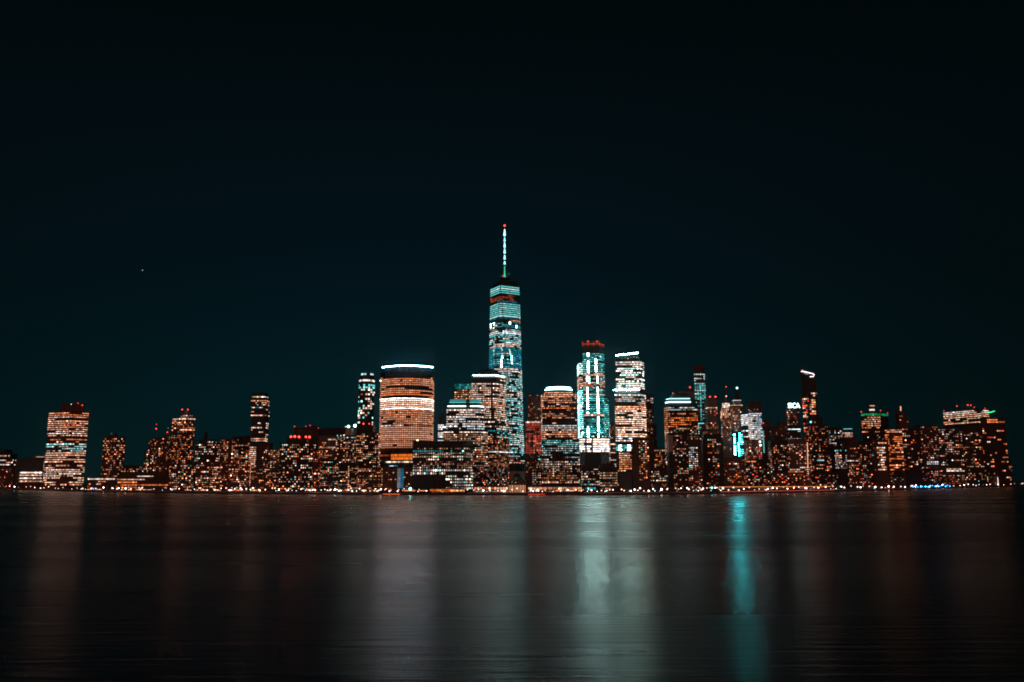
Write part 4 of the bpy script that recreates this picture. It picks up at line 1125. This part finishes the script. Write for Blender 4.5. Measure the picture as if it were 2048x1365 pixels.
hz = [za, za - 2, zb, zb + 4]
q = MB()
B0 = [Vector((p[0], p[1], z0)) for p in pp]; T0 = [Vector((p[0], p[1], h)) for p, h in zip(pp, hz)]
for i in range(4):
    j = (i + 1) % 4; q.quad([B0[i], B0[j], T0[j], T0[i]])
q.quad(T0); q.build('crown', M['glass'], b)
u = Vector((0, -1.2, 0))
tip = at(1627, 751.5, D - 1.2)
q = MB(); q.tube([at(1602.5, 743.5, D + 7), at(1608, 743.5, D - 1), at(1616, 745.5, D - 1.2), at(1626, 748, D - 1.2), at(1628.5, 750, D - 1.2), at(1626.5, 753.5, D - 1.2), at(1620, 753.8, D - 1.2)], 1.0, tuple(v * 2.6 for v in (1, .85, .88))); q.build('light_band', M['G'], b)
q = MB(); q.tube([at(1607, 746, D - 1), at(1612, 748, D - 1.2), at(1616, 749, D - 1.2)], .8, (.5, .5, .5)); q.build('light_band', M['G'], b)
q = MB(); q.ball(at(1605, 741, D + 5), 1.7, (1.6, .35, .4)); q.build('beacon_lamp', M['G'], b)
Bd('stone_apartment_house', 'pale brown apartment house with dense pink and orange windows and a vertical white light string', 72,
   [(1577, 1617.5, 885, None, 'f', [(888, 925, APT(.42, 'WPPr', 2.0, wp=3.4, fh=4.2)), (925, 946, OFF(.62, 'OPDW', 1.8, wp=3.2, run=3)), (946, 968, APT(.4, 'PRW', 1.8))]), (1581, 1612, 878.5, 885, 'f', [], {'dy': 5})], 'stone', 'w',
   lines=[('light_string', [(1614.8, 885, -.8), (1615.8, 935, -.8)], .55, 'P', 1.5)])
Bd('ragged_roof_tower', 'dark tower with a stair-stepped roof and red, cream and teal windows, beside the hook-crowned tower', 215,
   [(1621, 1656, 851, None, 'f', [(852, 930, APT(.4, 'RPOW', 1.9, wp=3.4, fh=4.2))]), (1622, 1645, 835, 851, 'f', [(842, 848, OFF(.6, 'PO', 1.7, xr=(1628, 1642)))], {'dy': 2})], 'dark', beacons=[(1621.5, 844.5, -2, 2.2, 'K', 2.6)], masts=[(1625, 828, 836, 3, 1.2, .4)])
Bd('quay_apartment_house', 'waterfront apartment house with rows of teal, cream and orange windows below the stair-stepped roof', 72,
   [(1624, 1662, 905, None, 'f', [(908, 925, APT(.35, 'PWO', 2.0)), (919, 923, OFF(.8, 'KX', 2.2, xr=(1633, 1648))), (925, 975, APT(.4, 'WPOR', 2.1, wp=3.4, run=1.5))])], 'dark', 'w')
Bd('white_row_tower', 'tower with short white window rows in its upper corner, behind the waterfront houses', 205,
   [(1657, 1682, 856, None, 'f', [(861, 892, APT(.5, 'WPWX', 2.0, wp=3.6, run=1.6))])], 'dark', masts=[(1667, 850, 857, 3, .6, .3)])
Bd('teal_edge_tower', 'tower with a short teal light along its roof and thin white rows', 225,
   [(1684, 1705, 859, None, 'f', [(861, 876, OFF(.7, 'WPW', 1.9, run=3)), (876, 900, APT(.2, 'OW', 1.7))])], 'dark', lines=[('light_band', [(1687, 858.5, -.5), (1704, 858, -.5)], .9, 'K', .9)], dep=24)
Bd('rose_slab', 'rose-brown slab with three short white window rows', 66,
   [(1694, 1714, 875, None, 'f', [(892, 914, APT(.55, 'WPO', 2.0, wp=3.6, run=2, xr=(1699, 1714))), (920, 924, OFF(.6, 'W', 2.2)), (926, 968, APT(.3, 'PROW', 2.0))])], 'brown', 'w', dep=20)
Bd('white_dot_house', 'narrow dark house covered in tiny white dots with one teal window row at its top', 58,
   [(1676, 1693, 898, None, 'f', [(899, 904, OFF(.85, 'KCT', 1.8, wp=3)), (905, 914, OFF(.8, 'WP', 2.0, run=3)), (914, 938, APT(.62, 'WXP', 2.0, wp=3.2))])], 'dark', 'w', dep=20)
Bd('orange_dot_house', 'dark apartment house with a cluster of orange windows beside the rose-brown slab', 85,
   [(1714.5, 1741, 884, None, 'f', [(890, 970, APT(.36, 'OPRW', 2.1, wp=3.8, fh=4.4))])], 'dark', 'w')
b, D = Bd('green_crown_tower', 'office tower with a green-lit crown band and a small lit roof turret', 300,
   [(1722, 1776, 832, None, ('c', 1760.5, 8, 26), [(833, 866, OFF(.7, 'OPOY', 1.8, wp=3, fh=4, run=3, xr=(1722, 1761), mono=.4)), (866, 905, APT(.1, 'WP', 1.7))]), (1722, 1776, 827, 832, ('c', 1760.5, 8, 26), [(827.2, 831.8, RIB('G', 1.0, fh=2.3, hf=.7, wp=3))], {'dy': -1})], 'dark', cat='skyscraper',
   boxes=[('turret', 1741.5, 1749, 812, 827, 12, 7, 'steel'), ('turret_light', 1741.2, 1749.3, 811, 813, 11.5, 8, ('P', .9)), ('turret_light', 1741.2, 1749.3, 818.5, 821.5, 11.5, 8, ('W', 1.2))],
   beacons=[(1722.5, 824, 4, 1.7, 'R', 2), (1761, 821.5, 4, 1.6, 'R', 1.8), (1775, 826.5, 20, 1.4, 'R', 1.5)])
Bd('ribbon_house', 'apartment house with a pale column of short white window rows below the green-lit crown', 72,
   [(1742, 1776, 880, None, 'f', [(884, 942, OFF(.72, 'WPWO', 2.1, wp=3.2, fh=4.6, run=2, xr=(1755, 1772))), (884, 942, APT(.15, 'PO', 1.9, xr=(1742, 1755)))])], 'brown')
Bd('orange_ribbon_house', 'brick apartment house striped by long orange window ribbons', 95,
   [(1777, 1803, 858, None, 'f', [(859, 866, OFF(.6, 'PW', 2)), (868, 942, OFF(.58, 'ODPO', 1.9, wp=3, fh=4.2, run=3.5, wf=.85))])], 'brick')
Bd('sparse_house', 'dark apartment house with loose peach dots between the orange ribbons and the plain brown tower', 78,
   [(1803.5, 1839, 856, None, 'f', [(857, 940, APT(.3, 'POWPR', 2.1, wp=3.8, fh=4.4, run=1.4))])], 'dark', 'w')
Bd('beacon_turret_tower', 'small dark tower with a glowing lantern spike on its roof', 330,
   [(1791, 1816, 829, None, ('c', 1798, 8, 0), [(831, 846, APT(.35, 'PO', 1.7, wp=3.2, xr=(1799, 1816)))]), (1794, 1806, 822, 829, 'f', [], {'dy': 5, 'dep': 9})], 'brick',
   lines=[('lantern_spike', [(1801.5, 822, 4), (1801.3, 813, 4)], 1.2, 'P', 1.6)])
Bd('brown_window_tower', 'plain brown apartment tower with a lower white-lit band of four floors', 85,
   [(1840, 1875, 851, None, 'f', [(853, 922, APT(.36, 'OPrWR', 1.9, wp=3.6, fh=4.0)), (922.5, 934, OFF(.92, 'XWX', 2.4, wp=3.6, fh=3.8, xr=(1853, 1876), run=4)), (934, 966, APT(.4, 'PRW', 1.9))])], 'brown', 'w')
Bd('mixed_house', 'apartment house with close orange and white windows below the slanted bright floors', 125,
   [(1876, 1923, 857, None, 'f', [(858, 932, APT(.44, 'WPOPX', 2.2, wp=3.6, fh=4.3, run=1.6))])], 'dark', 'w')
Bd('slanted_floor_tower', 'massive dark tower whose top seven floors are lit and run slanting to its corner', 430,
   [(1886, 1977, 818, None, ('c', 1960, 150, 40), [(819, 826, OFF(.85, 'W', 2.3, run=9, wf=.95, hf=.45)), (826, 846, OFF(.72, 'WPPY', 1.7, fh=4, run=5, wf=.9, hf=.4))])], 'dark', cat='skyscraper',
   beacons=[(1914, 812.5, 70, 2.2, 'R', 2.5), (1935.5, 810.5, 40, 2.5, 'R', 2.8), (1941.5, 811, 36, 2.2, 'R', 2.5), (1948.5, 815, 20, 1.9, 'R', 1.8), (1970, 817, 16, 1.9, 'R', 1.8), (1888, 822, 112, 1.9, 'R', 1.5), (1888.5, 846, 108, 2.2, 'R', 2.5), (1906, 846.5, 80, 2.0, 'R', 1.8)],
   masts=[(1914, 813, 821, 70, .5, .4), (1938, 811, 820, 40, .5, .4)])
Bd('green_sign_tower', 'wide dark end tower with a curved green roof light and broken orange rows', 22,
   [(1925.5, 1962, 852, None, 'f', [(862, 960, APT(.28, 'WPORP', 2.1, wp=3.6, run=1.8))]), (1962.5, 2009, 836, None, 'f', [(838, 962, OFF(.26, 'OPWOR', 2.1, wp=3.6, fh=4.4, run=2.6))], {'dy': 3})], 'dark',
   lines=[('roof_light', [(1976, 825.5, 8), (1981, 825, 8), (1985, 824, 8), (1989, 822.5, 8)], 1.5, 'G', 3.2)], masts=[(1982, 826, 837, 8, .5, .5)])
Bd('low_brown_hall', 'low brown hall with two broken white strips, on the quay by the blue lamps', 34,
   [(1881, 1934, 934, None, 'f', [(937, 944, OFF(.5, 'WWP', 2.4, fh=4, run=6, wf=.95)), (950, 974, APT(.3, 'PROW', 1.9))])], 'brown', 'w')
Bd('quay_office_house', 'dark low office house with small cream dots under the wide end tower', 32,
   [(1936, 1994, 944, None, 'f', [(946, 968, APT(.22, 'WPOr', 2.1, wp=3.6))])], 'dark', 'w')
Bd('end_house', 'last dark low house of the skyline with one short orange row', 96,
   [(2010, 2023, 921, None, 'f', [(932, 936, OFF(.8, 'O', 1.8)), (936, 962, APT(.16, 'PO', 1.7))])], 'dark', dep=22)
Bd('quay_apartment_house', 'low brick waterfront house with paired red and cream windows below the string of white lights', 30,
   [(1546, 1610, 946, None, 'f', [(948, 974, APT(.33, 'PROWO', 2.2, wp=3.8))])], 'brick', 'w')
Bd('quay_apartment_house', 'low dark waterfront house with a pair of bright peach window columns, among unlit neighbours', 30,
   [(1611, 1676, 946, None, 'f', [(950, 972, APT(.3, 'PRWO', 2.2, wp=3.8))])], 'dark', 'w')
Bd('quay_apartment_house', 'low brown waterfront house with a deep orange window cluster under the rose-brown slab', 30,
   [(1678, 1742, 943, None, 'f', [(946, 970, APT(.4, 'ODRPB', 2.1, wp=3.6, run=1.5))])], 'brown', 'w')
Bd('quay_apartment_house', 'long low waterfront house with red and peach dots below the orange ribbons', 30,
   [(1743, 1806, 942, None, 'f', [(944, 968, APT(.35, 'PROW', 2.1, wp=3.6))])], 'dark', 'w')
Bd('quay_apartment_house', 'long low waterfront house beside the blue quay lamps, with pink window pairs', 30,
   [(1807, 1876, 938, None, 'f', [(942, 966, APT(.36, 'PRWP', 2.1, wp=3.6))])], 'dark', 'w')

# ---- lamps on the waterfront
lamp_mesh = {}
def lamp(kind, x, setback, h, r, col, k, label, group, yoff=0):
    D = shore(x) + setback
    p = at(x, 980, D)
    root = empty(kind, Vector((p.x, D, GZ)))
    tag(root, label, 'lamp' if kind != 'street_lamp' else 'street lamp', group)
    key = (round(h, 1),)
    if key not in lamp_mesh:
        q = MB(); q.tube([(0, 0, 0), (0, 0, .6), (0, 0, h)], [.22, .11, .08], None, 6); q.tube([(0, 0, h - .15), (0, 0, h + .05)], [.25, .3], None, 8)
        lamp_mesh[key] = q.mesh('post', M['pole'])
    if ('g', r) not in lamp_mesh:
        q = MB(); q.ball((0, 0, r), r, None, 8, 6); lamp_mesh[('g', r)] = q.mesh('globe', M['L'])
    a = bpy.data.objects.new('post', lamp_mesh[key]); COL.objects.link(a); a.parent = root
    g = bpy.data.objects.new('globe', lamp_mesh[('g', r)]); COL.objects.link(g); g.parent = root
    g.location = (0, 0, h)
    g.color = tuple(v * k for v in col) + (1,)
    return root

LW = 'white globe lamp on a thin black post along the waterfront promenade'
LP = 'pinkish globe lamp on a thin black post along the waterfront promenade'
LT = 'small teal-white lamp on a short post on the promenade'
LB = 'blue lamp on a short post at the ferry landing'
n_l = 0
x = -2.0
while x < 2046 and n_l < 285:
    dense = 130 < x < 380 or 540 < x < 760 or 1230 < x < 1420
    if 806 < x < 834 or 860 < x < 928:
        x += 9; continue
    for q_ in range(rnd.choice((1, 1, 2) if dense else (1, 1, 1, 2))):
        k = math.exp(rnd.gauss(1.5, .75))
        u = rnd.random()
        xx = x + q_ * rnd.uniform(1.6, 3.2)
        sb = rnd.choice((6, 7, 8, 13, 18, 24)) if dense else rnd.choice((5.5, 6.5, 7.5, 8.5))
        r = rnd.choice((.6, .8, .95, 1.2)) * (1.25 if x > 1430 else 1)
        h = rnd.choice((2.4, 3.4, 4.2, 5.0, 6.2))
        if u < .5: lamp('street_lamp', xx, sb, h, r, (1, .80, .74), k, LW, 'white promenade lamps')
        elif u < .9: lamp('street_lamp', xx, sb, h, r, (1, .42, .30), k, LP, 'pinkish promenade lamps')
        else: lamp('post_lamp', xx, sb, 2.6, .5, (.45, .95, .92), k, LT, 'teal promenade lamps')
        n_l += 1
    x += rnd.uniform(4.5, 11) * rnd.choice((.7, 1, 1.6)) if dense else rnd.uniform(6.2, 13) * rnd.choice((.7, 1, 1.4))

for i in range(16):
    x = 1826 + i * 5.0 + rnd.uniform(-1.5, 1.5)
    lamp('landing_lamp', x, 4.5 + rnd.random() * 3, 2.0 + rnd.choice((0, .6, 1.2, 2.4)), 1.3, (.02, .34, .95), rnd.choice((4, 8, 14)), LB, 'blue lamps at the ferry landing')
lamp('flood_lamp', 820.5, 5, 5.2, 1.9, (.12, .92, .95), 12, 'brilliant teal floodlight on a stout post before the orange tent', None)
lamp('flood_lamp', 1424, 7, 6.0, 1.3, (.3, 1, .85), 5, 'teal-white floodlight on a post below the dark rounded-roof tower', None)
lamp('flood_lamp', 186.5, 6, 3.4, 1.2, (.05, .3, .9), 4, 'single blue lamp on the promenade near the lone twin-faced tower', None)

# floating docks with lit edges
def dock(x0, x1, dz, col, k, label, name='dock', back=-7.0):
    n = max(2, int((x1 - x0) / 12) + 1)
    pts = []
    for i in range(n + 1):
        xx = x0 + (x1 - x0) * i / n
        D = shore(xx) + back
        pts.append((at(xx, 985, D).x, D))
    root = empty(name, Vector((pts[0][0], pts[0][1], 0)))
    tag(root, label, name)
    q = MB()
    for a, b in zip(pts, pts[1:]):
        pl = [(a[0], a[1]), (b[0], b[1]), (b[0], b[1] + 4), (a[0], a[1] + 4)]
        q.prism(pl, .15, pl, 1.0)
    q.build('deck', M['roof'], root)
    q = MB(); q.tube([Vector((a[0], a[1] - .25, 1.2 + dz)) for a in pts], .28, tuple(v * k for v in col)); q.build('light_strip', M['G'], root)
    q = MB()
    for a in pts: q.tube([(a[0], a[1] + .4, .8), (a[0], a[1] + .4, 1.4 + dz)], .12)
    q.build('rail', M['pole'], root)
dock(766, 800, .5, (1, .16, .05), 2.0, 'floating dock with an orange-red light strip below the hotel')
dock(1056, 1090, .4, (1, .07, .04), 1.6, 'floating dock with a red light strip below the long peach arcade')
# added wall and glowing tubes standing in for a passing light trail
def rail():
    xs = list(range(1438, 1664, 14))
    P = []
    for xx in xs:
        D = shore(xx) + 20
        P.append(Vector((at(xx, 975, D).x, D, 0)))
    root = empty('light_trail_wall', Vector((P[0].x, P[0].y, GZ)))
    tag(root, 'thin orange light trail above a dim red one, shaped as tubes on an added wall', 'wall')
    z1 = lambda i: at(xs[i], 974.4 - 1.2 * i / len(xs), P[i].y).z
    q = MB()
    for i in range(len(P) - 1):
        a, b = P[i], P[i + 1]
        pl = [(a.x, a.y), (b.x, b.y), (b.x, b.y + 1.5), (a.x, a.y + 1.5)]
        q.prism(pl, GZ, pl, min(z1(i), z1(i + 1)) - .6)
    q.build('wall', M['brick'], root)
    q = MB(); q.tube([Vector((p.x, p.y - .2, z1(i))) for i, p in enumerate(P)], .33, (1.3, .5, .16)); q.build('light_trail', M['G'], root)
    q = MB(); q.tube([Vector((p.x, p.y - 15.5, GZ + .9)) for i, p in enumerate(P)], .42, (.62, .11, .1)); q.build('light_trail', M['G'], root)
    q = MB()
    for p in P: q.tube([(p.x, p.y - 15.3, GZ), (p.x, p.y - 15.3, GZ + .9)], .15)
    q.build('trail_post', M['pole'], root)
rail()
# white flagpole light column at the far point
D = shore(1996) + 12
a = at(1996.5, 968, D); root = empty('light_column', Vector((a.x, D, GZ)))
tag(root, 'slim white-lit monument column at the end of the quay', 'monument')
q = MB(); q.box((a.x, D, GZ + .8), 5, 5, 1.6); q.build('plinth', M['pale'], root)
q = MB(); q.tube([(a.x, D, GZ + 1.6), (a.x, D, at(1996, 955, D).z)], [1.3, .9], tuple(v * 1.8 for v in (1, .62, .55))); q.build('shaft', M['G'], root)
# low dark shore beyond, with a few lamps
for xx, cl in ((2034, LT), (2042, LT), (2047, LW)):
    pass

# pale walls added behind the lamps to make a continuous lamplit strip
for i, (xa, xb) in enumerate(((2, 168), (190, 380), (386, 545), (552, 758), (934, 1050), (1168, 1420), (1668, 1900))):
    P = []
    n = int((xb - xa) / 14) + 1
    for j in range(n + 1):
        xx = xa + (xb - xa) * j / n
        D = shore(xx) + 11.0
        P.append((at(xx, 985, D).x, D))
    root = empty('glow_wall', Vector((P[0][0], P[0][1], GZ)))
    where = ('below the lone twin-faced tower', 'in front of the long low hall', 'under the two bright window strips', 'under the building of the five red lamps', 'before the domed office tower', 'before the low domed block', 'beside the blue quay lamps')[i]
    tag(root, 'pale added lamp-catching wall along the promenade ' + where, 'wall', 'added lamp-catching walls along the promenade')
    q = MB(); q2 = MB()
    for a, b in zip(P, P[1:]):
        pl = [a, b, (b[0], b[1] + .6), (a[0], a[1] + .6)]
        q.prism(pl, GZ, pl, GZ + 1.5)
        pl = [(a[0], a[1] - .08), (b[0], b[1] - .08), (b[0], b[1] + .68), (a[0], a[1] + .68)]
        q2.prism(pl, GZ + 1.503, pl, GZ + 1.68)
    q.build('wall', M['pale'], root); q2.build('coping', M['ground'], root)

# trees on the promenade
def tree_meshes():
    q = MB()
    q.tube([(0, 0, 0), (.1, 0, 1.8), (0, .1, 3.4), (.2, 0, 5.2)], [.28, .2, .15, .07], None, 6)
    for k in range(5):
        A = k * 1.26
        q.tube([(0, 0, 2.6 + .3 * k), (1.1 * math.cos(A), 1.1 * math.sin(A), 4.0 + .3 * k), (1.9 * math.cos(A), 1.9 * math.sin(A), 5.0 + .3 * k)], [.1, .07, .03], None, 4)
    t = q.mesh('trunk', M['bark'])
    out = []
    for s in range(3):
        q = MB()
        cl = [(Vector((rnd.gauss(0, 1.3), rnd.gauss(0, 1.3), 5.2 + rnd.gauss(0, 1.2))), rnd.uniform(.7, 1.3)) for _ in range(14)]
        for _ in range(700):
            c, r = rnd.choice(cl)
            p = c + Vector((rnd.gauss(0, 1), rnd.gauss(0, 1), rnd.gauss(0, .8))) * r * .55
            u = Vector((rnd.gauss(0, 1), rnd.gauss(0, 1), rnd.gauss(0, 1))).normalized()
            w = u.cross(Vector((rnd.gauss(0, 1), rnd.gauss(0, 1), rnd.gauss(0, 1)))).normalized()
            s_ = rnd.uniform(.14, .3)
            q.quad([p - u * s_, p - w * s_ * .6, p + u * s_, p + w * s_ * .6])
        out.append(q.mesh('crown', M['leaf']))
    return t, out
TM, CMS = tree_meshes()
tl = 'small dark leafy tree between the lamps of the waterfront promenade'
for xx in [i for i in range(566, 760, 17)] + [i for i in range(1096, 1210, 16)] + [i for i in range(1245, 1420, 17)] + [i for i in range(395, 540, 24)]:
    x = xx + rnd.uniform(-4, 4)
    D = shore(x) + rnd.uniform(12.6, 15)
    root = empty('promenade_tree', Vector((at(x, 985, D).x, D, GZ)))
    tag(root, tl, 'tree', 'trees along the waterfront promenade')
    s_ = rnd.uniform(.85, 1.25)
    for nm, me in (('trunk', TM), ('crown', rnd.choice(CMS))):
        o = bpy.data.objects.new(nm, me); COL.objects.link(o); o.parent = root
        o.scale = (s_, s_, s_); o.rotation_euler = (0, 0, rnd.random() * 6)

# one bright star
p = at(285, 541, 30000)
q = MB(); q.ball((0, 0, 0), 20, tuple(v * .45 for v in (1, .86, .8)), 8, 6)
o = bpy.data.objects.new('star', q.mesh('star', M['G'])); COL.objects.link(o); o.location = p
tag(o, 'lone bright star in the dark sky above the brick towers', 'star')

# thin scattering volume added to put halos round the brightest lights
q = MB(); pl = [(-5200, -60), (5200, -60), (5200, 9800), (-5200, 9800)]
q.prism(pl, -6, pl, 640)
m, nt, out = new_mat('halo_volume')
v = N(nt, 'ShaderNodeVolumePrincipled')
v.inputs['Color'].default_value = (.66, .94, 1, 1)
v.inputs['Density'].default_value = .000014
v.inputs['Anisotropy'].default_value = .985
nt.links.new(v.outputs[0], out.inputs['Volume'])
tag(q.build('halo_volume', m), kind='stuff')
S.cycles.volume_bounces = 1

# ------------------------------------------------------------------ night sky and added facade fill light
W = bpy.data.worlds.new('World')
S.world = W
W.use_nodes = True
nt = W.node_tree
nt.nodes.clear()
L = nt.links.new
out = N(nt, 'ShaderNodeOutputWorld')
sky = N(nt, 'ShaderNodeTexSky', sky_type='NISHITA')
sky.sun_disc = False
sky.sun_elevation = R(-4)
sky.sun_rotation = R(150)
b1 = N(nt, 'ShaderNodeBackground')
b1.inputs['Strength'].default_value = 0.004
L(sky.outputs[0], b1.inputs[0])
tc = N(nt, 'ShaderNodeTexCoord')
sp = N(nt, 'ShaderNodeSeparateXYZ')
L(tc.outputs['Generated'], sp.inputs[0])
r1 = N(nt, 'ShaderNodeValToRGB')         # glow of the city in the air, strongest near the horizon
cr = r1.color_ramp
cr.interpolation = 'B_SPLINE'
EL = [(0.0, (.0003, .0116, .0134)), (.12, (.0003, .0084, .0112)), (.22, (.0003, .0042, .0072)), (.32, (.0003, .0028, .0055)), (.43, (.0001, .0010, .0018)), (.54, (0, 0, 0.0001))]
for i, (p_, c_) in enumerate(EL):
    e = cr.elements[i] if i < 2 else cr.elements.new(p_)
    e.position = p_; e.color = (*c_, 1)
L(sp.outputs[2], r1.inputs[0])
# fall-off away from the middle of the city
m1 = N(nt, 'ShaderNodeMath', operation='ADD'); m1.inputs[1].default_value = .11; L(sp.outputs[0], m1.inputs[0])
m2 = N(nt, 'ShaderNodeMath', operation='MULTIPLY'); L(m1.outputs[0], m2.inputs[0]); L(m1.outputs[0], m2.inputs[1])
m3 = N(nt, 'ShaderNodeMath', operation='MULTIPLY'); m3.inputs[1].default_value = -3.3; L(m2.outputs[0], m3.inputs[0])
m4 = N(nt, 'ShaderNodeMath', operation='EXPONENT'); L(m3.outputs[0], m4.inputs[0])
m5 = N(nt, 'ShaderNodeMath', operation='MAXIMUM'); m5.inputs[1].default_value = .05; L(m4.outputs[0], m5.inputs[0])
sc = N(nt, 'ShaderNodeVectorMath', operation='SCALE'); L(r1.outputs[0], sc.inputs[0]); L(m5.outputs[0], sc.inputs['Scale'])
b2 = N(nt, 'ShaderNodeBackground'); ba = N(nt, 'ShaderNodeVectorMath', operation='ADD'); ba.inputs[1].default_value = (.0006, .0023, .0026); L(sc.outputs[0], ba.inputs[0]); L(ba.outputs[0], b2.inputs[0])
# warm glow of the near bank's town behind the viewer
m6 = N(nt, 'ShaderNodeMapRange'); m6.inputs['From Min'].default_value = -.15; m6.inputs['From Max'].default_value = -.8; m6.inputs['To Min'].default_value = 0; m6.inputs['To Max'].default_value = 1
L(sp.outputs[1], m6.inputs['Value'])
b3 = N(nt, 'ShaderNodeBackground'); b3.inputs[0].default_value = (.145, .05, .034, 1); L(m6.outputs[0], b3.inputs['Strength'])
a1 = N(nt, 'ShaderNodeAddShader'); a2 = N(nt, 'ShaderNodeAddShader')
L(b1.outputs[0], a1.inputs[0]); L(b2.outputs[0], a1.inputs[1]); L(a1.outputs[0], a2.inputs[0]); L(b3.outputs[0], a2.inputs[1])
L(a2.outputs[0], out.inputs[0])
sun = bpy.data.lights.new('facade_fill', 'SUN')  # unseen sun lamp added behind the viewer to shape the dark facades
sun.energy = 0.03
sun.angle = R(.5)
sun.color = (1, .7, .6)
so = bpy.data.objects.new('facade_fill', sun); COL.objects.link(so)
so.rotation_euler = (R(62), 0, R(-28))

# ------------------------------------------------------------------ render settings
S.view_settings.view_transform = 'Standard'
S.view_settings.look = 'None'
S.view_settings.exposure = 0
S.view_settings.gamma = 1
cy = S.cycles
cy.use_denoising = True
cy.max_bounces = 3
cy.diffuse_bounces = 1
cy.glossy_bounces = 2
cy.sample_clamp_indirect = 200
cy.filter_width = 1.8

# footprint check (build-time report only)
def rect(p): return min(a[0] for a in p), max(a[0] for a in p), min(a[1] for a in p), max(a[1] for a in p)
import os
if os.environ.get('CHECK'):
    for i in range(len(FOOT)):
        for j in range(i + 1, len(FOOT)):
            a, b = FOOT[i], FOOT[j]
            if a[0] == b[0]: continue
            ra, rb = rect(a[1]), rect(b[1])
            ox = min(ra[1], rb[1]) - max(ra[0], rb[0]); oy = min(ra[3], rb[3]) - max(ra[2], rb[2]); oz = min(a[3], b[3]) - max(a[2], b[2])
            if ox > .5 and oy > .5 and oz > .5: print('OVERLAP', a[0], b[0], round(ox, 1), round(oy, 1))
    print('rows', NW, 'objects', len(S.objects))
